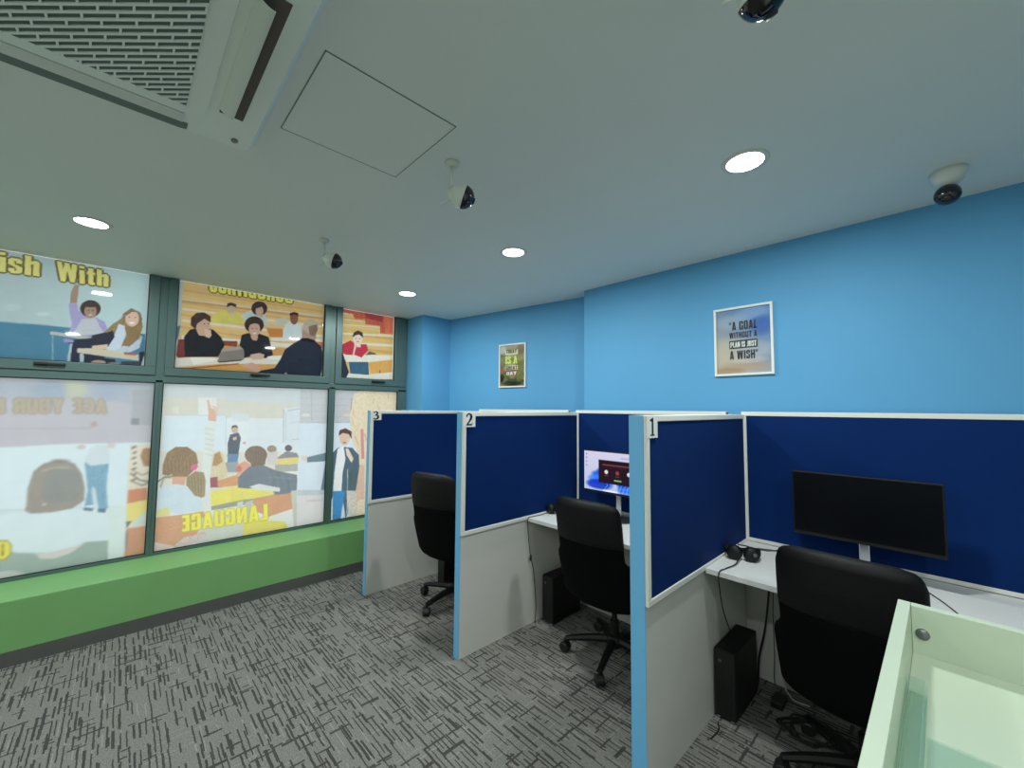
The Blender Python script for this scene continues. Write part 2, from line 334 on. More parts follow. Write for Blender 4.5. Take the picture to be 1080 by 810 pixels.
class Art:
    """a flat printed sheet: origin + a*ux + b*uz ; colours painted on a fine grid, measured in photograph pixels or sheet units"""
    def __init__(s, org, ux, uz, W, H, step, photo=True):
        s.org, s.ux, s.uz = np.array(org, float), np.array(ux, float), np.array(uz, float)
        s.nx, s.nz = max(2, int(round(W/step))), max(2, int(round(H/step))); s.W, s.H = W, H
        a = np.linspace(0, W, s.nx+1); b = np.linspace(0, H, s.nz+1)
        A, B = np.meshgrid(a, b); s.A, s.B = A.ravel(), B.ravel()
        s.P = s.org+s.A[:, None]*s.ux+s.B[:, None]*s.uz
        s.photo = photo
        s.sub = []
        for da in (-.3, .3):
            for db in (-.3, .3):
                aa, bb = s.A+da*W/s.nx, s.B+db*H/s.nz
                if photo:
                    Q = s.org+aa[:, None]*s.ux+bb[:, None]*s.uz-np.array(CAM)
                    z = Q @ np.array(_fw); s.sub.append((540+FPX*(Q @ np.array(_r2))/z, 405-FPX*(Q @ np.array(_u2))/z))
                else: s.sub.append((aa/W, bb/H))
        s.x = np.mean([q[0] for q in s.sub], 0); s.y = np.mean([q[1] for q in s.sub], 0)
        s.c = np.zeros((len(s.A), 3)); s.f = lambda u, v: (u, v)
        s.rng = np.random.default_rng(3)
    def crop(s, x0, y0, k): s.f = lambda u, v: (x0+u/k, y0+v/k)
    def fill(s, c, m=1.0, n=0):
        m = np.broadcast_to(np.asarray(m, float), (len(s.c),))[:, None]
        c = np.array(c, float)
        if n: c = c+s.rng.normal(0, n, (len(s.c), 1))
        s.c = s.c*(1-m)+c*m
    def P_(s, pts, c, a=1.0, n=0):
        pts = [s.f(*p) for p in pts]; tot = np.zeros(len(s.c))
        for X, Y in s.sub:
            ins = np.zeros(len(X), bool); j = len(pts)-1
            for i in range(len(pts)):
                xi, yi = pts[i]; xj, yj = pts[j]
                if yi != yj:
                    cnd = ((yi > Y) != (yj > Y)) & (X < (xj-xi)*(Y-yi)/(yj-yi)+xi); ins ^= cnd
                j = i
            tot += ins
        s.fill(c, tot/4*a, n)
    def E_(s, cx, cy, rx, ry, c, rot=0, a=1.0, n=0, soft=0):
        x0, y0 = s.f(cx, cy); x1, y1 = s.f(cx+rx, cy+ry); rx, ry = abs(x1-x0), abs(y1-y0)
        co, si = math.cos(math.radians(rot)), math.sin(math.radians(rot)); tot = np.zeros(len(s.c))
        for X, Y in s.sub:
            dx, dy = X-x0, Y-y0; d = ((dx*co+dy*si)/rx)**2+((-dx*si+dy*co)/ry)**2
            tot += np.clip((1-d)/soft+.5, 0, 1) if soft else (d < 1)
        s.fill(c, tot/4*a, n)
    def L_(s, pts, wd, c, a=1.0, n=0):
        for (xa, ya), (xb, yb) in zip(pts, pts[1:]):
            d = math.hypot(xb-xa, yb-ya) or 1; nx_, ny_ = -(yb-ya)/d*wd/2, (xb-xa)/d*wd/2
            s.P_([(xa+nx_, ya+ny_), (xb+nx_, yb+ny_), (xb-nx_, yb-ny_), (xa-nx_, ya-ny_)], c, a, n)
    def grad(s, c0, c1, key, a=1.0):
        t = np.clip(key, 0, 1)[:, None]; s.c = s.c*(1-a)+(np.array(c0, float)*(1-t)+np.array(c1, float)*t)*a
    def T_(s, txt, quad, c, off=0.0, mirror=False, a=1.0):
        TL, TR, BR, BL = [np.array(s.f(*q)) for q in quad]
        V, T = text_geo(txt, off); tot = np.zeros(len(s.c))
        u, v = V[:, 0:1], V[:, 1:2]
        if mirror: u = 1-u
        Q = (BL*(1-u)+BR*u)*(1-v)+(TL*(1-u)+TR*u)*v
        for X, Y in s.sub:
            ins = np.zeros(len(X), bool); sel = np.where((X > Q[:, 0].min()-1) & (X < Q[:, 0].max()+1) & (Y > Q[:, 1].min()-1) & (Y < Q[:, 1].max()+1))[0]
            if not len(sel): continue
            xs, ys = X[sel], Y[sel]; r = np.zeros(len(sel), bool)
            for t in T:
                (ax, ay), (bx_, by_), (cx, cy) = Q[t]
                d1 = (xs-bx_)*(ay-by_)-(ax-bx_)*(ys-by_); d2 = (xs-cx)*(by_-cy)-(bx_-cx)*(ys-cy); d3 = (xs-ax)*(cy-ay)-(cx-ax)*(ys-ay)
                r |= ~(((d1 < 0) | (d2 < 0) | (d3 < 0)) & ((d1 > 0) | (d2 > 0) | (d3 > 0)))
            ins[sel] = r; tot += ins
        s.fill(c, tot/4*a)
    def B_(s, txt, quad, c, co, mirror=False, a=1.0, ring=1, gap=.07):
        """heavy condensed capitals and small letters with an outline"""
        TL, TR, BR, BL = [np.array(s.f(*q)) for q in quad]
        W_ = sum(BLOCK[ch][0]+gap for ch in txt)-gap; tot = np.zeros(len(s.c)); ox = 0
        polys = []
        for ch in txt:
            for p in BLOCK[ch][1]: polys.append([((ox+u)/W_, v) for u, v in p])
            ox += BLOCK[ch][0]+gap
        m = np.zeros((len(s.sub), len(s.c)), bool)
        for p in polys:
            Q = []
            for u, v in p:
                if mirror: u = 1-u
                Q.append((BL*(1-u)+BR*u)*(1-v)+(TL*(1-u)+TR*u)*v)
            for k, (X, Y) in enumerate(s.sub):
                ins = np.zeros(len(X), bool); j = len(Q)-1
                for i in range(len(Q)):
                    xi, yi = Q[i]; xj, yj = Q[j]
                    if yi != yj: ins ^= ((yi > Y) != (yj > Y)) & (X < (xj-xi)*(Y-yi)/(yj-yi)+xi)
                    j = i
                m[k] |= ins
        tot = m.mean(0); d = tot.reshape(s.nz+1, s.nx+1).copy()
        for _ in range(ring):
            p_ = np.pad(d, 1, 'edge'); d = np.maximum.reduce([p_[1:-1, 1:-1], p_[:-2, 1:-1], p_[2:, 1:-1], p_[1:-1, :-2], p_[1:-1, 2:]])
        s.fill(co, d.ravel()*a); s.fill(c, tot*a)
    def finish(s, haze=0, blur=0, mott=6, tone=(222, 228, 230)):
        H_, W_ = s.nz+1, s.nx+1; g = s.c.reshape(H_, W_, 3)
        r = np.random.default_rng(11); xs = np.linspace(0, 1, W_)[None, :]; ys = np.linspace(0, 1, H_)[:, None]; nn = np.zeros((H_, W_))
        for k in range(26):
            f = r.uniform(6, 60); th = r.uniform(0, PI); nn += np.sin(2*PI*f*(xs*math.cos(th)+ys*math.sin(th))+r.uniform(0, 6.3))/math.sqrt(f)*2.2
        g = g+nn[:, :, None]*mott/4
        for _ in range(blur):
            p_ = np.pad(g, ((1, 1), (1, 1), (0, 0)), 'edge'); g = (p_[:-2, 1:-1]+p_[2:, 1:-1]+p_[1:-1, :-2]+p_[1:-1, 2:]+2*p_[1:-1, 1:-1])/6
        s.c = g.reshape(-1, 3)*(1-haze)+np.array(tone)*haze
    def build(s, name, m, parent=None):
        me = bpy.data.meshes.new(name); w1 = s.nx+1
        F = [(j*w1+i, j*w1+i+1, (j+1)*w1+i+1, (j+1)*w1+i) for j in range(s.nz) for i in range(s.nx)]
        me.from_pydata([tuple(p) for p in s.P], [], F)
        at = me.color_attributes.new('Col', 'FLOAT_COLOR', 'POINT')
        c = np.clip(s.c, 0, 255)/255; c = np.where(c <= .04045, c/12.92, ((c+.055)/1.055)**2.4)
        at.data.foreach_set('color', np.concatenate([c, np.ones((len(c), 1))], 1).ravel())
        me.materials.append(m)
        o = bpy.data.objects.new(name, me); COL.objects.link(o)
        if parent: o.parent = parent
        return o

# ================================================================== STRUCTURE
ZC = 2.512; XR = 6.4; YR = -5.6
struct(link('floor', BX(((-.1, YR-.1, -.08), (XR+.1, .3, 0))), M['carpet']))
struct(link('ceiling', BX(((-.25, YR-.1, ZC), (XR+.1, .45, ZC+.1))), M['ceiling']))
# rear wall of the alcove (slightly skewed) and the nearer wall section with its step
bm = bmesh.new(); prism(bm, [(-.1, -.205), (.357, -.127), (2.14, .175), (2.14, .42), (-.1, .42)], 0, ZC)
struct(link('wall_back_left', bm, M['wall']))
struct(link('wall_back', BX(((2.107, 0, 0), (XR+.1, .42, ZC))), M['wall']))
struct(link('wall_column', BX(((-.1, -.49, 0), (.335, -.12, ZC))), M['wall']))
struct(link('wall_right', BX(((XR, YR, 0), (XR+.1, 0, ZC))), M['wall_white']))
struct(link('wall_front', BX(((-.1, YR-.1, 0), (XR+.1, YR, ZC))), M['wall_white']))
struct(link('wall_left', BX(((-.15, YR, 0), (.02, -4.12, ZC)), ((-.15, -4.12, 0), (.02, -.49, .34))), M['green']))
# plinth under the windows
bm = BX(((.02, YR, .082), (.426, -.49, .372)))
struct(link('trim_1', bm, M['green'], bevel=.004))
struct(link('baseboard_left', BX(((.02, YR, 0), (.43, -.49, .082))), M['skirt']))

# windows: post frames as structure, each pane its own child
def window(idx, y0, y1, uy0, uy1, ly0, ly1):
    """bay from y0 to y1, upper pane uy0..uy1, lower pane ly0..ly1"""
    zb, z1, z2 = .392, 1.682, 1.80
    o = struct(bpy.data.objects.new('window_%d' % idx, None)); COL.objects.link(o)
    bm = bmesh.new()
    box(bm, (-.05, y0, .34), (.022, ly0, z1+.02)); box(bm, (-.05, ly1, .34), (.022, y1, z1+.02))
    box(bm, (-.05, ly0, .34), (.022, ly1, zb)); box(bm, (-.05, y0, z1), (.022, y1, 1.735))
    link('window_frame', bm, M['frame'], o, bevel=.002)
    bm = bmesh.new()   # opening sash, a little proud of the fixed frame
    cy0, cy1 = (y0+.026, y1-.026)
    box(bm, (-.045, cy0, 1.737), (.034, cy1, z2)); box(bm, (-.045, cy0, z2), (.034, uy0, ZC-.001)); box(bm, (-.045, uy1, z2), (.034, cy1, ZC-.001))
    link('sash', bm, M['frame'], o, bevel=.003)
    bm = bmesh.new()
    box(bm, (-.05, y0, 1.735), (.020, cy0-.001, ZC-.001)); box(bm, (-.05, cy1+.001, 1.735), (.020, y1, ZC-.001))
    link('mullion', bm, M['frame'], o)
    bm = bmesh.new(); g = .006
    for (a, b, c, d) in ((uy0, uy1, z2, ZC), (ly0, ly1, zb, z1)):
        for (p, q, r, s_) in ((a, b, c, c+g), (a, a+g, c, d), (b-g, b, c, d)):
            box(bm, (.004, p, r), (.012, q, s_))
    box(bm, (.004, ly0, z1-g), (.012, ly1, z1))
    link('gasket', bm, M['gasket'], o)
    for (a, b, c, d) in ((uy0, uy1, z2, ZC-.001), (ly0, ly1, zb, z1)):
        link('pane', BX(((0, a, c), (.004, b, d))), M['glass'], o)
    # handle
    hy = {1: -3.215, 2: -1.975, 3: -.88}[idx]
    bm = bmesh.new(); box(bm, (.034, hy-.035, 1.765), (.05, hy+.03, 1.79)); box(bm, (.046, hy-.03, 1.771), (.062, hy+.11, 1.786))
    link('window_handle', bm, M['gasket'], o, bevel=.003)
    return o
W1 = window(1, -4.12, -2.612, -4.02, -2.70, -4.06, -2.634)
W2 = window(2, -2.612, -1.318, -2.53, -1.404, -2.59, -1.34)
W3 = window(3, -1.318, -.5, -1.231, -.65, -1.284, -.60)

# ------------------------------------------------------------------ window films
FX = -.012
def film(y0, y1, z0, z1, step=.0048):
    return Art((FX, y0, z0), (0, 1, 0), (0, 0, 1), y1-y0, z1-z0, step)
YEL, YELD = (226, 214, 96), (92, 80, 30)
# upper film 1: two pupils at desks
A = film(-4.02, -2.70, 1.80, ZC-.004)
A.grad((158, 176, 180), (176, 202, 206), (A.x-20)/140)
A.crop(0, 255, 5.7875)
A.P_([(-900, 400), (0, 488), (240, 507), (560, 538), (930, 566), (930, 800), (-900, 800)], (62, 112, 140), n=2)
A.L_([(-900, 398), (0, 487), (240, 505), (600, 542)], 5, (120, 150, 165))
A.E_(70, 400, 60, 22, (176, 192, 196), a=.5, soft=.8); A.E_(265, 440, 40, 12, (185, 200, 204), a=.6, soft=.8)
SK, SK2 = (150, 122, 104), (205, 172, 152)
A.P_([(428, 375), (432, 310), (455, 262), (484, 262), (478, 300), (470, 375)], SK)
A.P_([(418, 378), (470, 370), (478, 420), (520, 450), (590, 462), (640, 490), (660, 540), (650, 575), (440, 580), (420, 555), (440, 500), (425, 440)], (150, 142, 188), n=3)
A.P_([(500, 470), (585, 465), (610, 520), (640, 560), (440, 575), (470, 520)], (176, 178, 188), n=2)
A.E_(552, 408, 63, 52, (58, 44, 44), n=5); A.E_(552, 425, 38, 42, SK); A.E_(552, 380, 45, 20, (58, 44, 44), n=4)
A.E_(540, 420, 5, 3, (60, 44, 40)); A.E_(568, 420, 5, 3, (60, 44, 40)); A.E_(553, 446, 12, 4, (215, 195, 185))
A.P_([(306, 545), (560, 582), (562, 602), (306, 566)], (168, 166, 158)); A.P_([(318, 566), (325, 566), (326, 740), (318, 740)], (120, 158, 178))
A.P_([(425, 600), (640, 580), (640, 760), (430, 760)], (30, 34, 52), n=3)
A.P_([(428, 620), (442, 620), (425, 750), (404, 750)], (160, 176, 186)); A.P_([(385, 590), (450, 600), (450, 615), (390, 612)], (140, 130, 180))
A.P_([(560, 572), (650, 550), (700, 520), (690, 560), (640, 625), (560, 640)], (34, 36, 50), n=2)
A.P_([(640, 640), (680, 560), (760, 520), (840, 560), (870, 580), (850, 650), (780, 680), (660, 680)], (172, 186, 202), n=4)
A.P_([(740, 470), (800, 410), (860, 440), (872, 520), (850, 590), (740, 640), (770, 560), (730, 540), (680, 580), (640, 550), (690, 500)], (134, 112, 78), n=9)
A.P_([(750, 440), (800, 405), (855, 430), (868, 470), (860, 520), (750, 480)], (120, 98, 72), n=6)
for k in range(20): A.L_([(760+k*5, 430+k % 4*4), (700+k*8, 520), (735+k*6.5, 600)], 3, [(158, 136, 98), (100, 82, 58), (134, 110, 76)][k % 3], a=.5)
A.P_([(725, 500), (765, 515), (785, 550), (755, 600), (735, 650), (680, 672), (645, 655), (690, 590)], (186, 198, 214), n=3); A.P_([(640, 560), (690, 540), (700, 580), (660, 640), (600, 640)], (34, 36, 50)); A.P_([(760, 520), (800, 500), (850, 540), (848, 590), (790, 640), (742, 634), (775, 580)], (128, 100, 68), n=9)
for k in range(10): A.L_([(775+k*8, 520), (765+k*6, 580), (746+k*5, 632)], 3, (160, 134, 98) if k % 2 else (96, 76, 52), a=.5)
A.E_(806, 468, 42, 50, SK2); A.P_([(760, 440), (806, 412), (850, 440), (840, 432), (806, 428), (770, 452)], (120, 98, 72))
A.E_(790, 460, 5, 3, (80, 60, 50)); A.E_(826, 462, 5, 3, (80, 60, 50)); A.E_(806, 495, 18, 6, (236, 222, 214))
A.P_([(470, 650), (600, 650), (845, 690), (848, 726), (640, 700), (472, 676)], (190, 180, 158)); A.P_([(755, 672), (830, 678), (832, 694), (760, 690)], (150, 90, 74))
A.P_([(560, 635), (660, 625), (650, 655), (560, 655)], SK2); A.P_([(487, 680), (512, 682), (512, 755), (487, 755)], (160, 178, 192))
A.P_([(512, 700), (700, 716), (720, 770), (512, 760)], (30, 34, 48)); A.E_(600, 738, 45, 16, (165, 140, 122)); A.E_(690, 748, 40, 12, (150, 128, 116))
A.P_([(850, 672), (890, 668), (885, 765), (850, 755)], (30, 36, 46)); A.P_([(878, 700), (890, 690), (886, 760), (860, 755)], (185, 192, 196)); A.P_([(740, 730), (850, 730), (846, 762), (740, 760)], (46, 52, 66), n=8)
A.P_([(672, 200), (700, 235), (710, 300), (690, 290)], (186, 190, 172), a=.6)
for t_, q in (('ish', [(-6, 60), (244, 94), (241, 212), (-6, 181)]), ('With', [(345, 116), (665, 180), (662, 276), (352, 238)])):
    A.B_(t_, q, (212, 204, 116), (84, 74, 38), ring=2)
A.P_([(905, 190), (925, 190), (895, 800), (878, 800)], (205, 216, 214)); A.P_([(-900, -20), (0, 40), (925, 205), (925, 190), (0, 20), (-900, -40)], (205, 220, 218))
A.finish(.10, 0, 2)
f1 = A.build('window_poster', M['film'])
tag(f1, 'printed film on upper left window, two smiling pupils at desks below the words "ish With"', 'window poster')

# upper film 2: lecture hall
A = film(-2.53, -1.404, 1.80, ZC-.004, .0046)
A.fill((204, 170, 112), n=0)
A.crop(180, 290, 7.367)
rows = [(60, 96), (190, 225), (262, 300), (350, 392), (470, 512)]
for k in range(14):   # grain of the timber benches
    yy = 60+k*48; A.P_([(80, yy), (1300, yy+190), (1300, yy+204), (80, yy+15)], (184, 142, 86) if k % 2 else (214, 184, 122), a=.55, n=3)
def shelf(y0_, y1_, dy0, dy1, c=(196, 188, 166)):
    A.P_([(88, y0_), (1300, y1_), (1300, y1_+dy1), (88, y0_+dy0)], c)
shelf(184, 330, 10, 14); A.P_([(88, 194), (1300, 344), (1300, 362), (88, 210)], (150, 110, 66), a=.5)
shelf(256, 410, 14, 16, (206, 196, 176)); shelf(344, 480, 18, 22, (206, 198, 180)); shelf(465, 560, 34, 34, (206, 204, 194))
A.P_([(80, 510), (1300, 600), (1300, 700), (60, 640)], (190, 140, 84), n=4); A.P_([(400, 510), (520, 515), (515, 560), (400, 545)], (120, 60, 48))
A.P_([(20, 660), (60, 640), (1300, 650), (1300, 700), (400, 690), (100, 720), (20, 720)], (208, 204, 192), n=3)
A.P_([(20, 720), (400, 690), (1300, 700), (1300, 830), (20, 830)], (196, 146, 82), n=5); A.L_([(60, 735), (530, 690)], 10, (160, 84, 48)); A.L_([(30, 750), (640, 790)], 5, (150, 110, 66))
# student yellow
A.P_([(305, 350), (340, 300), (400, 275), (480, 270), (540, 300), (572, 380), (320, 372)], (196, 186, 92), n=5); A.E_(468, 262, 34, 42, (178, 160, 134)); A.P_([(436, 250), (440, 222), (470, 214), (510, 228), (508, 252), (470, 236)], (46, 42, 42)); A.P_([(460, 300), (500, 290), (492, 312), (470, 316)], (196, 172, 146))
A.P_([(380, 350), (420, 350), (520, 378), (400, 375)], (186, 180, 100))
# student 1 in black, chin on hand
A.P_([(38, 620), (60, 500), (110, 500), (110, 640), (60, 645)], (110, 50, 46), n=4)
A.P_([(105, 480), (150, 425), (220, 410), (330, 425), (390, 480), (420, 545), (390, 600), (370, 635), (110, 638)], (26, 27, 34), n=3)
A.E_(248, 390, 58, 64, (186, 152, 130)); A.P_([(200, 430), (300, 440), (310, 480), (220, 470)], (186, 152, 130))
A.P_([(155, 390), (160, 330), (200, 295), (260, 290), (310, 320), (312, 370), (262, 340), (205, 380), (195, 420), (165, 400)], (58, 42, 40), n=7)
A.P_([(262, 420), (312, 425), (318, 470), (300, 492), (270, 480)], (200, 170, 150)); A.E_(262, 380, 6, 4, (50, 36, 34)); A.E_(292, 378, 6, 4, (50, 36, 34))
# papers and laptop
A.P_([(150, 640), (330, 640), (360, 660), (180, 700)], (224, 220, 212)); A.P_([(400, 575), (608, 545), (570, 655), (362, 672)], (120, 112, 106)); A.P_([(400, 575), (608, 545), (600, 570), (390, 600)], (150, 144, 138)); A.P_([(362, 672), (570, 655), (540, 668), (380, 682)], (58, 54, 54))
A.P_([(555, 290+0), (560, 300), (640, 270), (700, 300), (720, 360), (570, 370)], (176, 190, 186), n=4)
A.crop(255, 300, 8.1)
A.P_([(15, 320), (40, 250), (110, 225), (200, 260), (235, 350), (60, 350)], (170, 186, 184), n=4)
A.E_(150, 205, 68, 60, (50, 36, 38), n=7); A.E_(150, 225, 33, 45, (182, 148, 128)); A.P_([(110, 200), (150, 165), (195, 200), (170, 190), (125, 205)], (50, 36, 38)); A.P_([(155, 260), (180, 250), (190, 200), (182, 262), (160, 290)], (170, 138, 118))
A.P_([(280, 300), (360, 280), (400, 300), (380, 350), (280, 350)], (176, 178, 166), n=3); A.P_([(210, 375), (350, 378), (350, 450), (240, 448)], (180, 116, 58), n=4)
A.P_([(350, 460), (355, 380), (375, 340), (440, 325), (510, 345), (520, 400), (510, 480)], (188, 200, 204), n=4); A.E_(447, 290, 34, 52, (116, 76, 62)); A.P_([(410, 275), (412, 245), (447, 235), (484, 246), (484, 275), (447, 255)], (40, 28, 28)); A.P_([(414, 262), (482, 262), (482, 274), (414, 274)], (150, 60, 56), a=.7); A.E_(440, 458, 30, 14, (120, 84, 70))
A.P_([(510, 345), (520, 470), (512, 410)], (150, 60, 60)); A.P_([(250, 455), (1000, 470), (1000, 500), (250, 482)], (206, 202, 194))
A.P_([(520, 470), (700, 495), (700, 540), (520, 520)], (190, 112, 66))
# student 2 black sweater
A.P_([(-20, 520), (0, 430), (70, 412), (150, 420), (230, 450), (268, 600), (200, 632), (120, 600), (20, 630), (20, 560)], (28, 30, 38), n=3)
A.E_(106, 345, 82, 72, (48, 36, 36), n=7); A.E_(108, 385, 48, 62, (186, 150, 132)); A.P_([(70, 440), (140, 440), (130, 480), (95, 478)], (186, 150, 132)); A.P_([(58, 350), (108, 310), (160, 350), (140, 338), (108, 332), (76, 342)], (48, 36, 36))
A.E_(92, 378, 6, 4, (60, 40, 38)); A.E_(126, 378, 6, 4, (60, 40, 38)); A.E_(108, 418, 15, 5, (230, 214, 206))
A.P_([(70, 600), (150, 585), (195, 600), (180, 640), (90, 642)], (190, 160, 142)); A.P_([(215, 615), (345, 605), (335, 640), (230, 640)], (220, 218, 210))
A.P_([(-75, 580), (55, 518), (10, 630), (-90, 640)], (128, 122, 118), a=.0)
# lecturer from behind
A.P_([(140, 740), (280, 715), (330, 640), (370, 555), (440, 505), (512, 465), (600, 465), (680, 530), (690, 600), (690, 800), (380, 770), (140, 765)], (30, 36, 52), n=3)
A.P_([(512, 465), (520, 380), (560, 400), (640, 400), (630, 480), (600, 470)], (160, 128, 116)); A.E_(590, 358, 66, 62, (168, 158, 140), n=6); A.P_([(570, 360), (640, 340), (650, 390), (615, 445), (580, 430)], (120, 92, 80), n=5)
A.P_([(505, 460), (560, 458), (620, 475), (640, 500), (580, 490), (510, 480)], (18, 20, 30))
A.P_([(20, 680), (90, 665), (150, 700), (160, 740), (110, 760), (60, 720), (0, 700)], (196, 152, 132)); A.P_([(365, 765), (375, 750), (395, 775)], (200, 186, 170))
A.crop(0, 0, 1)
q = [(221, 286.5), (309, 300.5), (309, 320.8), (221, 307.6)]
A.B_('confidence', q, (222, 214, 96), (78, 70, 30), ring=2)
A.crop(180, 290, 7.367)
A.P_([(58, 30), (97, 45), (72, 380), (40, 640), (20, 740), (20, 700)], (166, 186, 190)); A.P_([(50, 400), (78, 390), (60, 480), (42, 520)], (72, 112, 140))
A.crop(255, 300, 8.1); A.P_([(700, 165), (718, 165), (700, 700), (690, 800), (684, 800)], (214, 222, 216)); A.P_([(690, 700), (700, 700), (690, 800), (670, 790)], (214, 214, 190))
A.finish(.10, 0, 3, (150, 150, 142))
f2 = A.build('window_poster', M['film']); tag(f2, 'printed film on upper middle window, students in a wooden lecture hall facing a grey-haired man', 'window poster')

# upper film 3: student in red, red curtain
A = film(-1.231, -.65, 1.80, ZC-.004, .0046); A.crop(355, 320, 9.523)
A.fill((206, 172, 104), n=0)
for k in range(9):
    yy = 60+k*72; A.P_([(0, yy), (640, yy+70), (640, yy+100), (0, yy+26)], (188, 132, 70) if k % 2 else (216, 188, 124), a=.5, n=4)
for (a_, b_, d_) in ((90, 160, 12), (150, 215, 10), (205, 245, 12), (290, 318, 22), (385, 412, 26)): A.P_([(40, a_), (600, b_), (600, b_+d_), (40, a_+d_)], (212, 204, 184))
A.P_([(60, 30), (600, 130), (570, 310), (440, 300), (435, 225), (290, 210), (285, 160), (180, 155), (170, 110), (70, 90)], (186, 84, 62), n=8)
A.P_([(270, 70), (470, 110), (460, 190), (300, 150)], (150, 52, 52), n=6); A.P_([(480, 120), (580, 135), (566, 310), (490, 300)], (206, 104, 72), n=6)
for k in range(12): A.L_([(80+k*42, 40), (84+k*42, 100+k*17)], 7, (140, 50, 44), a=.4)
A.P_([(40, 500), (100, 515), (560, 520), (570, 560), (330, 590), (100, 590)], (216, 212, 198))
A.P_([(40, 480), (55, 410), (140, 372), (175, 395), (180, 440), (240, 410), (300, 410), (318, 470), (250, 545), (190, 520), (90, 515)], (178, 44, 62), n=6)
A.P_([(180, 420), (200, 420), (175, 520), (160, 515)], (214, 190, 186)); A.E_(214, 355, 48, 56, (222, 196, 184)); A.P_([(160, 330), (175, 290), (215, 270), (262, 295), (266, 345), (225, 312), (190, 320), (168, 340)], (52, 38, 40)); A.E_(196, 352, 6, 4, (70, 50, 50)); A.E_(232, 354, 6, 4, (70, 50, 50)); A.E_(214, 385, 14, 5, (180, 110, 110))
A.P_([(205, 400), (240, 405), (245, 440), (205, 440)], (222, 196, 184)); A.P_([(290, 520), (330, 480), (390, 500), (400, 512)], (90, 86, 88))
A.P_([(330, 590), (570, 570), (560, 700), (340, 700)], (204, 152, 76), n=6); A.P_([(560, 690), (560, 770), (300, 770), (330, 715)], (214, 212, 204)); A.L_([(435, 670), (435, 700)], 10, (80, 60, 48)); A.P_([(440, 765), (556, 762), (556, 778), (440, 776)], (110, 96, 84))
A.P_([(122, 588), (318, 588), (325, 722), (140, 728)], (48, 84, 108), n=3); A.P_([(100, 700), (330, 720), (300, 780), (60, 770)], (214, 214, 206))
A.P_([(38, 490), (62, 495), (95, 600), (125, 690), (95, 750), (36, 740)], (36, 38, 50), n=2)
A.P_([(50, 20), (66, 25), (40, 760), (28, 760)], (206, 214, 210)); A.P_([(572, 120), (592, 124), (576, 800), (556, 800)], (232, 240, 236))
A.finish(.08, 0, 3)
f3 = A.build('window_poster', M['film']); tag(f3, 'printed film on small upper right window, student in red before a red curtain', 'window poster')

# lower film 1: big blurred head, faint mirrored words
A = film(-4.06, -2.634, .392, 1.682, .0068); A.crop(0, 395, 3.68)
A.fill((216, 232, 238))
A.P_([(-900, 528), (0, 524), (110, 520), (700, 505), (700, 900), (-900, 900)], (206, 222, 226)); A.L_([(-900, 532), (0, 527), (100, 524)], 4, (190, 208, 212))
A.P_([(-900, 560), (0, 545), (100, 530), (330, 520), (490, 530), (470, 640), (330, 655), (240, 705), (180, 690), (0, 680), (-900, 700)], (214, 230, 234))
A.P_([(-900, 690), (0, 672), (60, 692), (135, 694), (250, 690), (330, 650), (480, 640), (480, 900), (-900, 900)], (150, 170, 160), n=1)
A.P_([(135, 695), (200, 690), (330, 655), (270, 695), (210, 715), (160, 716)], (212, 206, 198)); A.E_(40, 780, 60, 18, (206, 206, 198), a=.8)
A.P_([(98, 530), (108, 440), (130, 375), (170, 345), (230, 330), (290, 345), (318, 385), (330, 440), (325, 490), (280, 520), (200, 535), (120, 540)], (150, 140, 130), n=1)
for k in range(26): A.L_([(150+k*6, 345+abs(k-11)*1.6), (118+k*8, 440), (116+k*8, 520)], 2.2, (134, 124, 116) if k % 2 else (170, 160, 148), a=.35)
A.P_([(170, 400), (190, 370), (240, 355), (300, 380), (320, 440), (300, 490), (200, 500), (165, 480)], (132, 136, 134), a=.7); A.L_([(160, 375), (210, 360), (270, 362)], 9, (176, 164, 148), a=.8); A.E_(172, 504, 7, 5, (200, 200, 186))
A.E_(235, 335, 40, 8, (120, 110, 104), a=.5, soft=.8)
A.crop(80, 395, 3.857)
A.P_([(58, 300), (90, 285), (130, 290), (140, 330), (135, 365), (60, 372), (35, 350)], (208, 220, 226)); A.P_([(35, 355), (60, 372), (135, 362), (124, 450), (130, 545), (92, 545), (80, 470), (68, 450), (72, 530), (35, 535), (48, 470)], (120, 164, 190), n=5)
for k in range(9): A.L_([(44+k*9, 375+k % 3*8), (50+k*8, 440), (44+k*9.5, 530)], 2.2, (90, 132, 164) if k % 2 else (160, 194, 212), a=.55)
A.P_([(62, 470), (72, 455), (80, 480), (84, 545), (74, 548)], (204, 222, 230), a=.8)
A.P_([(30, 540), (72, 545), (66, 556), (30, 552)], (84, 110, 130)); A.P_([(88, 545), (122, 545), (120, 562), (90, 560)], (84, 110, 130)); A.E_(22, 295, 18, 10, (200, 168, 156), a=.6); A.E_(145, 290, 18, 10, (206, 176, 164), a=.6)
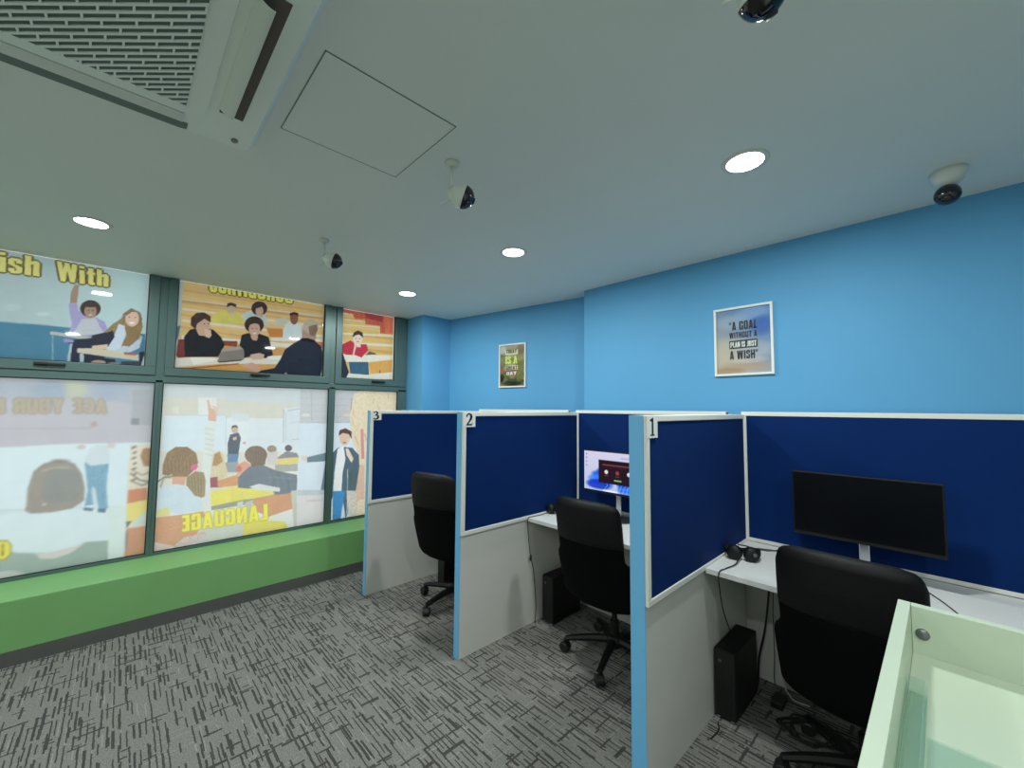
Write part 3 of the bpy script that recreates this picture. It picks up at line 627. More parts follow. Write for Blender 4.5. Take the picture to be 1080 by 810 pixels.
# right strip: photograph of pupils continuing behind the mullion
A.P_([(222, 285), (400, 275), (400, 900), (196, 740), (205, 560), (212, 400)], (226, 216, 196), n=3)
for k in range(7): A.L_([(226+7*(k % 2), 300+k*22), (246, 292+k*22)], 7, (90, 84, 78), a=.8)
A.P_([(262, 330), (275, 300), (315, 300), (330, 340), (310, 375), (275, 372)], (170, 126, 92), n=6); A.L_([(220, 400), (260, 430), (330, 440)], 6, (120, 116, 100)); A.L_([(220, 430), (270, 452), (330, 420)], 6, (140, 134, 112)); A.L_([(225, 385), (270, 410), (310, 392)], 5, (150, 140, 116))
A.P_([(212, 470), (290, 460), (290, 510), (210, 525)], (206, 132, 96)); A.P_([(210, 525), (290, 510), (300, 560), (230, 600), (206, 600)], (232, 216, 120)); A.P_([(230, 600), (300, 545), (320, 600), (240, 618)], (206, 218, 210)); A.P_([(205, 598), (228, 596), (206, 625)], (100, 110, 104))
A.P_([(205, 628), (330, 608), (330, 900), (196, 745)], (206, 144, 108), n=3); A.P_([(200, 640), (212, 640), (208, 720), (200, 700)], (130, 128, 130))
A.P_([(130, 545), (205, 530), (196, 760), (130, 780)], (214, 230, 226)); A.P_([(132, 640), (132, 780), (0, 860), (0, 700)], (150, 170, 160), a=.0)
# hazy reflected band across the top
A.crop(0, 395, 3.68)
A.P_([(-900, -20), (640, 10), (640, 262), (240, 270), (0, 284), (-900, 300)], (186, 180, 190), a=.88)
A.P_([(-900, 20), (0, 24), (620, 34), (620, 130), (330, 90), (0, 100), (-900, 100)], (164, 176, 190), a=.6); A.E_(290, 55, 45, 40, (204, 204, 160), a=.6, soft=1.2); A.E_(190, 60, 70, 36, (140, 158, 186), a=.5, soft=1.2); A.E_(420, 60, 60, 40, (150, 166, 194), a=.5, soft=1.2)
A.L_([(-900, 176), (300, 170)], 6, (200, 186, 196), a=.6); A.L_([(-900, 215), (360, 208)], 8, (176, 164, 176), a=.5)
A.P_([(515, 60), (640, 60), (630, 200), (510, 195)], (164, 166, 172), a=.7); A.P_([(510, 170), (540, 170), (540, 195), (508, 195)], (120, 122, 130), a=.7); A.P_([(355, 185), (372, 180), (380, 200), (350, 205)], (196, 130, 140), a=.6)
for t_, q in (('YOUR', [(55, 92), (246, 92), (246, 150), (55, 152)]), ('ACE', [(285, 92), (415, 96), (413, 150), (285, 150)]), ('E', [(-20, 92), (18, 92), (18, 150), (-20, 152)])):
    A.B_(t_, q, (196, 178, 146), (142, 128, 122), mirror=True, a=.7)
A.P_([(-40, 645), (30, 642), (45, 660), (43, 700), (20, 722), (-40, 724)], (160, 150, 60)); A.P_([(-40, 650), (28, 648), (39, 662), (37, 698), (16, 717), (-40, 718)], (232, 220, 84)); A.P_([(6, 660), (16, 658), (14, 702), (5, 704)], (140, 120, 40))
A.grad((206, 204, 214), (206, 204, 214), A.x*0, a=.08)
A.finish(.12, 1, 2)
f4 = A.build('window_poster', M['film']); tag(f4, 'large lower left window film with a blurred dark head and faint mirrored words above', 'window poster')

# lower film 2: classroom with mirrored LANGUAGE
A = film(-2.59, -1.34, .392, 1.682, .005); A.crop(160, 400, 4.38)
A.fill((228, 228, 222))
A.P_([(40, 0), (700, 40), (1200, 60), (1200, 130), (640, 150), (300, 100), (40, 80)], (206, 212, 216)); A.P_([(60, 80), (300, 95), (900, 130), (900, 190), (60, 170)], (214, 210, 196)); A.P_([(60, 165), (345, 165), (340, 330), (50, 330)], (216, 230, 240)); A.L_([(60, 165), (345, 168), (342, 330)], 3, (190, 200, 206))
A.P_([(345, 180), (480, 180), (480, 340), (345, 330)], (224, 232, 236)); A.P_([(370, 155), (450, 160), (450, 195), (370, 190)], (214, 222, 226)); A.P_([(95, 125), (125, 125), (125, 160), (95, 158)], (222, 218, 204)); A.P_([(215, 85), (300, 85), (300, 165), (215, 165)], (228, 228, 222))
A.P_([(450, 180), (900, 180), (900, 330), (450, 340)], (220, 228, 234)); A.E_(428, 294, 8, 6, (210, 120, 120), a=.7)
A.P_([(40, 330), (600, 340), (600, 520), (40, 560)], (222, 216, 200), n=3)
# teacher
A.P_([(350, 300), (362, 256), (400, 246), (412, 270), (400, 350), (352, 345)], (76, 84, 96), n=4); A.E_(384, 232, 15, 19, (200, 170, 150)); A.P_([(368, 228), (372, 214), (392, 212), (400, 226), (384, 220)], (80, 62, 54)); A.P_([(375, 270), (392, 264), (392, 280), (375, 282)], (210, 186, 170)); A.P_([(350, 345), (402, 345), (395, 390), (350, 385)], (92, 128, 170), n=6)
A.P_([(340, 385), (400, 380), (400, 430), (350, 430)], (150, 156, 160), n=8)
# desks
A.P_([(298, 470), (400, 440), (402, 490), (300, 502)], (216, 150, 104), n=3); A.P_([(268, 520), (420, 490), (640, 470), (640, 520), (272, 588)], (236, 222, 96), n=4); A.P_([(272, 588), (640, 510), (640, 545), (276, 606)], (150, 152, 132))
# girl in mid distance
A.P_([(270, 430), (285, 350), (310, 328), (330, 345), (350, 430), (345, 450), (300, 470), (290, 500), (268, 500)], (216, 200, 160), n=6); A.P_([(280, 400), (290, 345), (315, 335), (328, 380), (300, 400)], (176, 136, 88), n=6); A.P_([(268, 455), (305, 450), (305, 500), (268, 500)], (150, 80, 90), n=5)
# raised arm
A.P_([(240, 330), (248, 205), (300, 200), (296, 260), (275, 370), (270, 470), (275, 600), (215, 610), (200, 540), (225, 450)], (222, 226, 222), n=3)
for k in range(6): A.L_([(246, 225+k*24), (288, 235+k*24)], 4, (186, 192, 190), a=.7)
A.P_([(260, 190), (262, 150), (255, 95), (264, 95), (275, 135), (290, 140), (300, 160), (298, 195)], (222, 172, 146)); A.P_([(275, 120), (310, 130), (300, 155), (285, 140)], (224, 200, 186))
# girl in front
A.P_([(50, 440), (50, 400), (70, 340), (110, 312), (165, 312), (205, 340), (215, 385), (195, 420), (165, 450), (110, 455)], (140, 110, 80), n=6); A.L_([(80, 390), (90, 345), (130, 325)], 5, (176, 146, 110), a=.5); A.L_([(130, 420), (170, 360), (190, 345)], 5, (170, 140, 104), a=.5)
for k in range(22):
    t_ = k/21; A.L_([(118+t_*40, 318+abs(t_-.5)*10), (60+t_*120, 370+t_*10), (62+t_*120, 430)], 2.2, [(118, 90, 66), (170, 142, 106), (96, 76, 60)][k % 3], a=.5)
A.P_([(95, 450), (160, 450), (150, 490), (95, 485)], (216, 160, 132)); A.P_([(180, 400), (200, 390), (215, 400), (205, 418), (180, 420)], (222, 96, 134))
A.P_([(160, 455), (200, 425), (240, 430), (250, 470), (245, 540), (230, 548), (180, 530), (160, 490)], (150, 130, 98), n=8)
for k in range(14): A.L_([(170+k*5, 450), (176+k*4.6, 500), (190+k*3, 540)], 2.4, [(110, 88, 66), (186, 164, 126), (134, 112, 84)][k % 3], a=.6)
A.P_([(30, 520), (60, 490), (120, 484), (165, 495), (200, 540), (230, 552), (235, 605), (140, 625), (30, 600)], (206, 222, 232), n=3); A.L_([(40, 500), (55, 460), (95, 440)], 8, (170, 168, 140)); A.L_([(20, 480), (60, 450), (90, 455)], 6, (120, 120, 104))
A.P_([(25, 605), (75, 590), (85, 625), (25, 640)], (226, 220, 130)); A.P_([(10, 640), (140, 625), (240, 610), (250, 700), (200, 740), (10, 800)], (214, 152, 114), n=3); A.P_([(230, 640), (430, 600), (430, 760), (200, 760)], (206, 208, 196), n=3)
A.P_([(100, 770), (150, 730), (200, 720), (240, 700), (255, 720), (190, 760), (110, 790)], (214, 190, 186), n=10)
A.P_([(5, 750), (100, 770), (40, 800), (5, 800)], (226, 200, 190))
A.crop(250, 400, 4.763)
A.P_([(235, 145), (320, 140), (312, 330), (240, 330)], (214, 222, 230)); A.L_([(235, 150), (232, 320)], 5, (176, 184, 190)); A.L_([(255, 158), (320, 148)], 4, (170, 178, 184)); A.L_([(248, 165), (244, 310)], 3, (180, 188, 194)); A.L_([(262, 220), (312, 212)], 4, (190, 198, 204)); A.L_([(275, 303), (312, 300)], 5, (180, 190, 196))
A.E_(175, 350, 24, 18, (150, 130, 112), n=6); A.P_([(150, 370), (205, 360), (200, 430), (150, 430)], (208, 200, 196), n=6); A.E_(258, 346, 18, 16, (90, 84, 86), n=5); A.P_([(200, 395), (248, 362), (300, 370), (315, 395), (230, 410)], (130, 132, 140), n=8)
A.P_([(205, 400), (320, 390), (310, 420), (200, 432)], (234, 208, 110)); A.P_([(190, 430), (305, 425), (305, 460), (190, 470)], (168, 168, 160), n=5)
A.E_(95, 380, 56, 46, (120, 100, 84), n=6); A.P_([(62, 360), (150, 370), (140, 430), (70, 440)], (118, 98, 84), n=5); A.P_([(0, 430), (40, 410), (72, 430), (60, 470), (0, 480)], (226, 156, 130)); A.E_(10, 450, 14, 16, (210, 90, 70), a=.7)
A.P_([(5, 490), (60, 440), (130, 430), (200, 460), (302, 480), (300, 560), (210, 590), (150, 540), (60, 550), (5, 545)], (108, 116, 128), n=4); A.P_([(60, 540), (110, 525), (215, 545), (215, 565), (100, 555)], (216, 220, 222)); A.L_([(150, 490), (290, 500)], 4, (128, 136, 146))
for k in range(7): A.L_([(150+k*18, 455+k*5), (170+k*18, 500+k*6), (160+k*20, 540+k*4)], 3, (90, 98, 112) if k % 2 else (132, 140, 150), a=.5)
for k in range(12): A.L_([(60+k*7, 345+abs(k-6)*4), (58+k*7, 380), (66+k*6, 415)], 2.5, (92, 76, 66) if k % 2 else (148, 126, 108), a=.5)
A.P_([(-30, 560), (180, 560), (185, 580), (80, 600), (-30, 610)], (232, 218, 100), n=3); A.P_([(80, 600), (298, 566), (295, 600), (280, 650), (160, 690), (85, 660)], (212, 148, 108), n=3); A.P_([(40, 620), (80, 605), (60, 790), (45, 790)], (190, 190, 176))
A.P_([(0, 620), (30, 610), (30, 700), (20, 710)], (204, 208, 196)); A.P_([(30, 700), (240, 715), (255, 740), (180, 790), (30, 800)], (232, 214, 90), n=3); A.P_([(270, 560), (302, 556), (300, 750), (288, 760)], (196, 194, 184))
# right part: screen and presenter's arm
A.P_([(318, 40), (470, 40), (470, 220), (315, 220)], (196, 196, 200), n=3); A.P_([(315, 215), (470, 218), (450, 600), (305, 600)], (214, 226, 240)); A.L_([(315, 218), (470, 218)], 4, (180, 170, 180))
for k in range(5): A.L_([(322, 60+k*34), (460, 66+k*32)], 3, (176, 178, 186), a=.6)
A.E_(345, 180, 22, 8, (232, 224, 214), a=.7); A.L_([(372, 60), (376, 212)], 4, (170, 172, 180))
A.P_([(350, 392), (450, 368), (470, 330), (470, 560), (420, 560), (445, 412), (352, 418)], (92, 118, 130), n=3); A.P_([(318, 385), (352, 382), (352, 415), (325, 405)], (226, 200, 190))
A.P_([(305, 556), (450, 556), (448, 582), (304, 585)], (190, 196, 204)); A.P_([(304, 585), (450, 582), (445, 770), (300, 770)], (222, 214, 216), n=2); A.P_([(350, 605), (430, 600), (430, 612), (350, 618)], (206, 186, 190), a=.6)
A.crop(0, 0, 1)
q = [(192, 543.5), (282, 531.5), (282.5, 548), (192, 561)]
A.B_('LANGUAGE', q, (246, 234, 74), (186, 168, 70), mirror=True, gap=.10)
A.finish(.22, 0, 3)
f5 = A.build('window_poster', M['film']); tag(f5, 'lower middle window film, classroom of pupils with yellow mirrored word LANGUAGE', 'window poster')

# lower film 3: presenter in dark jacket
A = film(-1.284, -.60, .392, 1.682, .0055); A.crop(250, 400, 4.763)
A.fill((214, 224, 238))
A.P_([(490, 40), (620, 50), (620, 215), (490, 215)], (192, 192, 196), n=3); A.L_([(490, 217), (600, 217)], 4, (170, 160, 170)); A.E_(550, 180, 18, 8, (226, 200, 196), a=.7)
for k in range(5): A.L_([(492, 70+k*30), (600, 72+k*30)], 3, (176, 176, 184), a=.6)
A.P_([(590, 70), (640, 55), (860, 60), (860, 900), (600, 900), (585, 600), (610, 380), (575, 300), (565, 180)], (226, 208, 178), n=8)
rg = np.random.default_rng(5)
for k in range(70):
    u, v = rg.uniform(575, 830), rg.uniform(60, 680); A.L_([(u, v), (u+rg.uniform(-6, 18), v+rg.uniform(20, 60))], rg.uniform(3, 8), [(206, 176, 132), (238, 226, 206), (196, 150, 120), (190, 200, 196)][k % 4], a=.6)
A.P_([(620, 250), (634, 250), (640, 400), (625, 400)], (206, 90, 110), a=.6); A.P_([(600, 430), (640, 430), (640, 600), (590, 620)], (206, 150, 140), a=.5, n=14)
A.P_([(470, 380), (505, 345), (540, 340), (580, 345), (612, 380), (615, 440), (590, 600), (545, 700), (525, 560), (490, 550), (478, 600), (470, 600)], (74, 96, 112), n=3)
A.P_([(505, 350), (535, 335), (545, 400), (530, 470), (525, 560), (482, 565), (490, 460)], (232, 234, 236)); A.P_([(545, 345), (560, 350), (585, 400), (575, 420), (550, 380)], (232, 206, 190))
A.E_(540, 292, 26, 40, (222, 188, 166)); A.P_([(510, 285), (515, 256), (545, 246), (575, 262), (576, 300), (560, 275), (530, 270)], (82, 60, 54)); A.E_(540, 318, 9, 4, (180, 110, 100))
A.P_([(482, 562), (545, 560), (530, 640), (520, 705), (480, 705)], (60, 132, 192), n=4); A.P_([(550, 560), (600, 560), (600, 690), (560, 700)], (206, 198, 186), n=12); A.L_([(556, 450), (552, 690)], 3, (200, 204, 200))
A.P_([(560, 470), (600, 450), (605, 520), (570, 560)], (70, 92, 96), a=.7, n=8)
A.finish(.10, 0, 3)
f6 = A.build('window_poster', M['film']); tag(f6, 'lower right window film with a presenter in a dark jacket, beside partition 3', 'window poster')

# ================================================================== CEILING ITEMS
bm = bmesh.new()
ax0, ax1, ay0, ay1 = 2.565, 3.016, -2.45, -1.9955; g = .0035
for a, b in (((ax0, ay0), (ax1, ay0+g)), ((ax0, ay1-g), (ax1, ay1)), ((ax0, ay0), (ax0+g, ay1)), ((ax1-g, ay0), (ax1, ay1))): box(bm, (*a, ZC-.002), (*b, ZC+.01))
ap = thing('access_panel', 'flush square access hatch in the ceiling beside the air conditioner', 'access panel', (ax0, ay0, ZC))
o = link('panel_groove', bm, M['groove'], ap); o.location = (-ax0, -ay0, -ZC)
o = link('hatch', BX(((ax0+g, ay0+g, ZC-.0015), (ax1-g, ay1-g, ZC+.008))), M['ceiling'], ap); o.location = (-ax0, -ay0, -ZC)

def downlight(x, y, label):
    t = thing('downlight', label, 'ceiling light', (x, y, ZC), group='round recessed downlights')
    bm = bmesh.new(); lathe(bm, [(.068, -.004), (.072, -.006), (.085, -.003), (.087, 0), (.068, 0)], 36)
    link('trim_ring', bm, M['white_plastic'], t, smooth=True)
    bm = bmesh.new(); lathe(bm, [(0, -.004), (.068, -.004), (.068, -.001), (0, -.001)], 36); link('lens', bm, M['lens'], t)
    ld = bpy.data.lights.new('downlight_lamp', 'AREA'); ld.shape = 'DISK'; ld.size = .13; ld.energy = LAMP_W; ld.spread = math.radians(180); ld.color = LAMP_COL
    lo = bpy.data.objects.new('lamp', ld); COL.objects.link(lo); lo.parent = t; lo.location = (0, 0, -.012)
downlight(3.667, -1.03, 'round lit downlight on ceiling above cubicle 1, largest and nearest')
downlight(2.307, -1.03, 'round lit downlight on ceiling above cubicle 2, between security camera and blue wall')
downlight(.952, -1.03, 'small round lit downlight on ceiling above cubicle 3, nearest the blue column')
downlight(.972, -2.985, 'round lit downlight on ceiling near the windows at the left')
for x, y in ((4.2, -3.35), (5.05, -2.3), (.97, -4.6), (2.6, -4.6), (5.3, -4.4)):  # unseen lamps added for their light; the first inferred from the bright counter
    downlight(x, y, 'round lit downlight added on the unseen ceiling behind the viewpoint for its light')

# ceiling cassette
AX0, AY1, SZ, AZ = 2.385, -2.515, .95, 2.468
ac = thing('air_conditioner', 'large white square ceiling cassette air conditioner with slotted grille', 'air conditioner', (AX0+SZ/2, AY1-SZ/2, ZC))
def acl(n, bm, m, **k): o = link(n, bm, m, ac, **k); o.location = (-(AX0+SZ/2), -(AY1-SZ/2), -ZC); return o
def rrect(x0, y0, x1, y1, r, n=6):
    out = []
    for cx, cy, a0 in ((x1-r, y1-r, 0), (x0+r, y1-r, 90), (x0+r, y0+r, 180), (x1-r, y0+r, 270)):
        for k in range(n+1): a = math.radians(a0+90*k/n); out.append((cx+r*math.cos(a), cy+r*math.sin(a)))
    return out
AX1, AY0 = AX0+SZ, AY1-SZ
bm = bmesh.new()
rings = []
for e, z in ((-.045, ZC), (-.040, ZC-.012), (0, AZ+.006), (-.006, AZ)):
    rings.append([Vector((x, y, z)) for x, y in rrect(AX0-e*0-(.0 if e > -.04 else 0)+(-e if z < ZC-.02 else 0) - (.045 if z > ZC-.02 else 0)+(.005 if z == ZC-.012 else 0), AY0, AX1, AY1, .02)])
bm.free(); bm = bmesh.new()
def plate(bm, x0, y0, x1, y1, r, zt, zb, inset=.006, flare=0):
    rr = [[Vector((x, y, z)) for x, y in rrect(x0+e, y0+e, x1-e, y1-e, max(.004, r-e))] for e, z in ((-flare, zt), (0, zb+.008), (inset, zb))]
    loft(bm, rr)
plate(bm, AX0, AY0, AX1, AY1, .03, ZC, AZ, flare=.02); acl('panel', bm, M['white_pl2'])
gx0, gy0, gx1, gy1 = AX0+.115, AY0+.15, AX1-.115, AY1-.145
bm = bmesh.new(); plate(bm, gx0, gy0, gx1, gy1, .06, AZ+.002, AZ-.006, inset=.004)
frame_o = acl('intake_cover', bm, M['white_pl2'])
# intake grille: staggered slots, cut back to a square
hx0, hy0, hx1, hy1 = AX0+.165, AY0+.20, AX1-.165, AY1-.20
acl('grille_shade_plate', BX(((hx0, hy0, AZ-.0075), (hx1, hy1, AZ-.006))), M['grille_shade'])  # flat plate, its dark colour stands for shade inside the slots
bm = bmesh.new(); ang = YAW; ca, sa = math.cos(ang), math.sin(ang); cx, cy = (hx0+hx1)/2, (hy0+hy1)/2
pitch, sl = .0195, .088
def gb(u0, v0, u1, v1, sk=0, th=.004):
    p = [(u0, v0), (u1, v0), (u1+sk, v1), (u0+sk, v1)]
    prism(bm, [(cx+ca*u-sa*v, cy+sa*u+ca*v) for u, v in p], AZ-.011, AZ-.0075)
nrow = 26
for j in range(-nrow, nrow+1):
    v = j*pitch; gb(-.5, v, .5, v+.0065)
    for i in range(-6, 7):
        u = i*sl+(j % 3)*sl/3; gb(u, v+.0065, u+.007, v+pitch, sk=-.012)
for co, no in (((hx0, 0, 0), (-1, 0, 0)), ((hx1, 0, 0), (1, 0, 0)), ((0, hy0, 0), (0, -1, 0)), ((0, hy1, 0), (0, 1, 0))):
    bmesh.ops.bisect_plane(bm, geom=bm.verts[:]+bm.edges[:]+bm.faces[:], plane_co=co, plane_no=no, clear_outer=True)
acl('intake_grille', bm, M['white_pl2'])
# air outlets: one on each side; the one to the back wall has its flap open
for side in range(4):
    R_ = Matrix.Translation(Vector((AX0+SZ/2, AY0+SZ/2, 0))) @ Matrix.Rotation(side*PI/2, 4, 'Z')
    half = SZ/2
    bm = bmesh.new()
    if side: prism(bm, [(-.29, half-.012), (-.27, half-.006), (.27, half-.006), (.29, half-.012), (.29, half-.052), (-.29, half-.052)], AZ-.0012, AZ+.002)
    else: box(bm, (-.28, half-.118, AZ-.0012), (.28, half-.052, AZ+.002))
    bm.transform(R_)
    acl('air_outlet', bm, M['brown_recess'] if side == 0 else M['slot'])
    bm = bmesh.new(); L = .255 if side == 0 else .275; rows_ = []
    for k in range(9):
        t_ = k/8; yy = half-(.122 if side == 0 else .108)+t_*(.040 if side == 0 else .05); zz = AZ-.004-.020*math.sin(t_*PI*.55)*(1 if side == 0 else .12)
        rows_.append((yy, zz))
    top = [[bm.verts.new((x, y, z)) for y, z in rows_] for x in (-L, -L*.97, L*.97, L)]; bot = [[bm.verts.new((x, y, z+.004)) for y, z in rows_] for x in (-L, -L*.97, L*.97, L)]
    for G_ in (top, bot):
        for a in range(3):
            for b in range(8): bm.faces.new([G_[a][b], G_[a+1][b], G_[a+1][b+1], G_[a][b+1]])
    for b in range(8):
        for a in (0, 3): bm.faces.new([top[a][b], top[a][b+1], bot[a][b+1], bot[a][b]])
    for a in range(3):
        for b in (0, 8): bm.faces.new([top[a][b], top[a+1][b], bot[a+1][b], bot[a][b]])
    bm.transform(R_); acl('flap', bm, M['white_plastic'], smooth=False)
bm = bmesh.new(); lathe(bm, [(0, -.004), (.011, -.004), (.014, -.002), (.014, .001), (0, .001)], 24, Matrix.Translation((AX0+.055, AY1-.052, AZ)) @ Matrix.Diagonal((1.15, .8, 1, 1)))
acl('badge', bm, M['steel'], smooth=True)

# security cameras
def ball(bm, c, r, d, lo, hi, n=32, ns=14):
    """spherical zone around axis d from polar angle lo to hi (degrees)"""
    mt = lookm(c, d); prof = [(r*math.sin(math.radians(lo+(hi-lo)*k/ns)), r*math.cos(math.radians(lo+(hi-lo)*k/ns))) for k in range(ns+1)]
    lathe(bm, [(max(0, a) if a > 1e-5 else 0, b) for a, b in prof], n, mt)
def seccam(label, base, c, d, r=.05, arm=True, ant=True):
    t = thing('security_camera', label, 'security camera', base, group='white and black security cameras on the ceiling')
    c = Vector(c)-Vector(base); d = Vector(d).normalized()
    bm = bmesh.new()
    if arm: lathe(bm, [(0, -.02), (.018, -.02), (.026, -.012), (.03, 0), (0, 0)], 24)
    else: lathe(bm, [(0, -.062), (.03, -.062), (.045, -.045), (.056, -.016), (.057, 0), (0, 0)], 32)
    link('mount', bm, M['white_plastic'], t, smooth=True)
    bm = bmesh.new()
    if arm:
        e = c-d*r*1.12
        tube(bm, [(0, 0, -.015), (e.x*.3, e.y*.3, e.z*.5), (e.x*.9, e.y*.9, e.z), tuple(e*1.0)], [.009, .008, .0085, .010], 12)
        lathe(bm, [(0, -.014), (.013, -.010), (.015, 0), (.013, .010), (0, .014)], 16, Matrix.Translation((e.x*.9, e.y*.9, e.z)))
    else: tube(bm, [(0, 0, -.06), tuple(c+Vector((0, 0, r*.8)))], .012, 12)
    link('arm', bm, M['white_plastic'], t, smooth=True)
    bm = bmesh.new()
    if arm: lathe(bm, [(r*.985, .004), (r, 0), (r*.97, -r*.18), (r*.80, -r*.62), (r*.58, -r*.95), (r*.30, -r*1.12), (0, -r*1.16)], 32, lookm(c, d))
    else: ball(bm, c, r*.97, d, 100, 180)
    sh = link('shell', bm, M['white_plastic'] if arm else M['blackball'], t, smooth=True)
    bm = bmesh.new(); ball(bm, c, r*.97, d, 0, 90 if arm else 110); fc = link('camera_face', bm, M['blackball'], t, smooth=True)
    bm = bmesh.new(); lathe(bm, [(0, .004), (.012, .003), (.014, -.002), (0, -.003)], 20, lookm(c+d*r*.97, d)); link('lens', bm, M['gasket'], fc, smooth=True)
    if ant:
        sd = _r.copy()
        a1 = c-d*r*.5
        for s_ in (-1, 1):
            v = Vector((_r.x*s_, _r.y*s_, .48*s_)).normalized()
            bm = bmesh.new(); tube(bm, [tuple(c-d*.012+v*r*.9), tuple(c-d*.012+v*r*1.75)], [.0035, .0028], 10); link('antenna', bm, M['white_plastic'], t, smooth=True)
fd = _r*.90+_fw*.20+Vector((0, 0, -.30))
cA = onp(352, 275, 2, 2.378); cB = onp(488, 207.5, 2, 2.374); cD = onp(804, -8, 2, 2.374)
seccam('white security camera nearest the windows, hanging on an arm with black face', (1.645, -1.978, ZC), cA, fd, r=.049)
seccam('security camera on a ceiling arm below the access hatch, black face turned right', (2.827, -1.879, ZC), cB, fd)
seccam('security camera cut off by the top edge of the photo, black dome with highlight', (cD.x-.06, cD.y-.05, ZC), cD, _fw*.2+_r*.5+Vector((0, 0, -.9)))
seccam('small security camera with round white base and black ball over the blue wall at right', (4.238, -.352, ZC), (4.232, -.372, 2.405), (0, -.75, -.65), r=.043, arm=False, ant=False)

# ================================================================== FRAMED POSTERS
def framed(name, label, org, ux, nrm, W, H, paint, words):
    t = thing(name, label, 'framed poster', org); ux, nrm = Vector(ux).normalized(), Vector(nrm).normalized(); Zv = Vector((0, 0, 1))
    def pt(a, b, c): return ux*a+Zv*b+nrm*c
    bm = bmesh.new(); fw_ = .0135
    def pb(a0, b0, a1, b1, c0, c1):
        v = [bm.verts.new(pt(*q)) for q in [(a0, b0, c0), (a1, b0, c0), (a1, b1, c0), (a0, b1, c0), (a0, b0, c1), (a1, b0, c1), (a1, b1, c1), (a0, b1, c1)]]
        for f in [(0, 3, 2, 1), (4, 5, 6, 7), (0, 1, 5, 4), (1, 2, 6, 5), (2, 3, 7, 6), (3, 0, 4, 7)]: bm.faces.new([v[i] for i in f])
    pb(0, 0, W, fw_, 0, .016); pb(0, H-fw_, W, H, 0, .016); pb(0, fw_, fw_, H-fw_, 0, .016); pb(W-fw_, fw_, W, H-fw_, 0, .016)
    link('frame', bm, M['poster_frame'], t)
    a = Art(tuple(pt(fw_, fw_, .006)), tuple(ux), (0, 0, 1), W-2*fw_, H-2*fw_, .0045, photo=False); paint(a); pr_ = a.build('print', M['print'], t)
    for (m_, items) in words:
        for it in items:
            bm = bmesh.new()
            if len(it) == 4: a0, b0, a1, b1 = it; v = [bm.verts.new(pt(*q)) for q in [(W*a0, H*b0, .0066), (W*a1, H*b0, .0066), (W*a1, H*b1, .0066), (W*a0, H*b1, .0066)]]; bm.faces.new(v)
            else: s_, a0, b0, a1, b1, of = it; blockword(bm, s_, pt(W*a0, H*b0, 0), ux, Zv, W*(a1-a0), H*(b1-b0), nrm, .0072)
            link('lettering', bm, m_, pr_)
    bm = bmesh.new(); v = [bm.verts.new(pt(*q)) for q in [(fw_, fw_, .011), (W-fw_, fw_, .011), (W-fw_, H-fw_, .011), (fw_, H-fw_, .011)]]; bm.faces.new(v)
    link('glass', bm, M['glass'], t); return t
M['dkgrey'] = mat('print_dark_grey', (52, 52, 58), .5); M['pwhite'] = mat('print_white', (236, 236, 232), .5); M['plime'] = mat('print_lime', (222, 232, 120), .5); M['ppink'] = mat('print_pink', (214, 84, 96), .5); M['pcream'] = mat('print_cream', (226, 216, 190), .6)
def sky(a):
    t = np.clip(.35+.75*(a.y)-.35+.45*(a.x-.2), 0, 1); a.grad((196, 176, 156), (84, 128, 190), t)
    for cx, cy, rx, ry, c, al in ((.7, .92, .3, .1, (150, 176, 214), .6), (.85, .7, .2, .14, (62, 96, 178), .7), (.3, .8, .3, .12, (164, 176, 196), .7), (.25, .35, .4, .2, (206, 188, 168), .6), (.7, .35, .35, .12, (176, 182, 194), .6), (.5, .1, .5, .06, (186, 150, 124), .6), (.2, .04, .3, .05, (160, 122, 96), .6), (.6, .2, .3, .05, (206, 196, 186), .5)):
        a.E_(cx, cy, rx, ry, c, a=al, soft=1.3)
framed('framed_poster', 'white framed sky poster reading "A GOAL WITHOUT A PLAN IS JUST A WISH"', (3.163, -.001, 1.722), (1, 0, 0), (0, -1, 0), .338, .438, sky, [
    (M['dkgrey'], [('"A GOAL', .27, .66, .74, .785, .05), ('WITHOUT A', .27, .545, .74, .63, .025), (.265, .39, .745, .51), ('A WISH"', .27, .235, .745, .36, .05)]),
    (M['pwhite'], [('PLAN IS JUST', .285, .41, .725, .49, .045)])])
def meadow(a):
    a.grad((64, 72, 44), (176, 166, 140), a.y); r = np.random.default_rng(2)
    for k in range(60): a.E_(r.uniform(0, 1), r.uniform(0, 1)*.9, r.uniform(.05, .2), r.uniform(.02, .08), [(120, 132, 66), (160, 150, 92), (88, 96, 50), (186, 176, 130)][k % 4], a=.5, soft=1)
    a.P_([(.7, .1), (.95, .15), (.98, .95), (.7, .8)], (150, 140, 80), a=.4); a.E_(.85, .88, .2, .12, (120, 96, 78), a=.7, soft=1); a.E_(.08, .9, .16, .1, (196, 196, 190), a=.9, soft=1)
    a.P_([(.2, .765), (.72, .765), (.72, .89), (.2, .89)], (226, 216, 190)); a.P_([(.22, .395), (.72, .395), (.72, .505), (.22, .505)], (226, 216, 190)); a.P_([(.34, .275), (.66, .275), (.66, .37), (.34, .37)], (206, 76, 90))
    a.E_(.08, .38, .1, .06, (196, 92, 80), a=.9, soft=1); a.E_(.06, .2, .1, .1, (34, 34, 34), a=.8, soft=1); a.E_(.5, .06, .4, .05, (40, 40, 30), a=.8, soft=1)
ux2 = Vector((1, .1703, 0)).normalized(); nr2 = Vector((ux2.y, -ux2.x, 0))
def onwall2(px, py):
    d = _fw*FPX+_r2*(px-540)-_u2*(py-405); P0 = Vector((.357, -.127, 0)); n = Vector((ux2.y, -ux2.x, 0)); t = ((P0-CAM).dot(n))/d.dot(n); return CAM+d*t
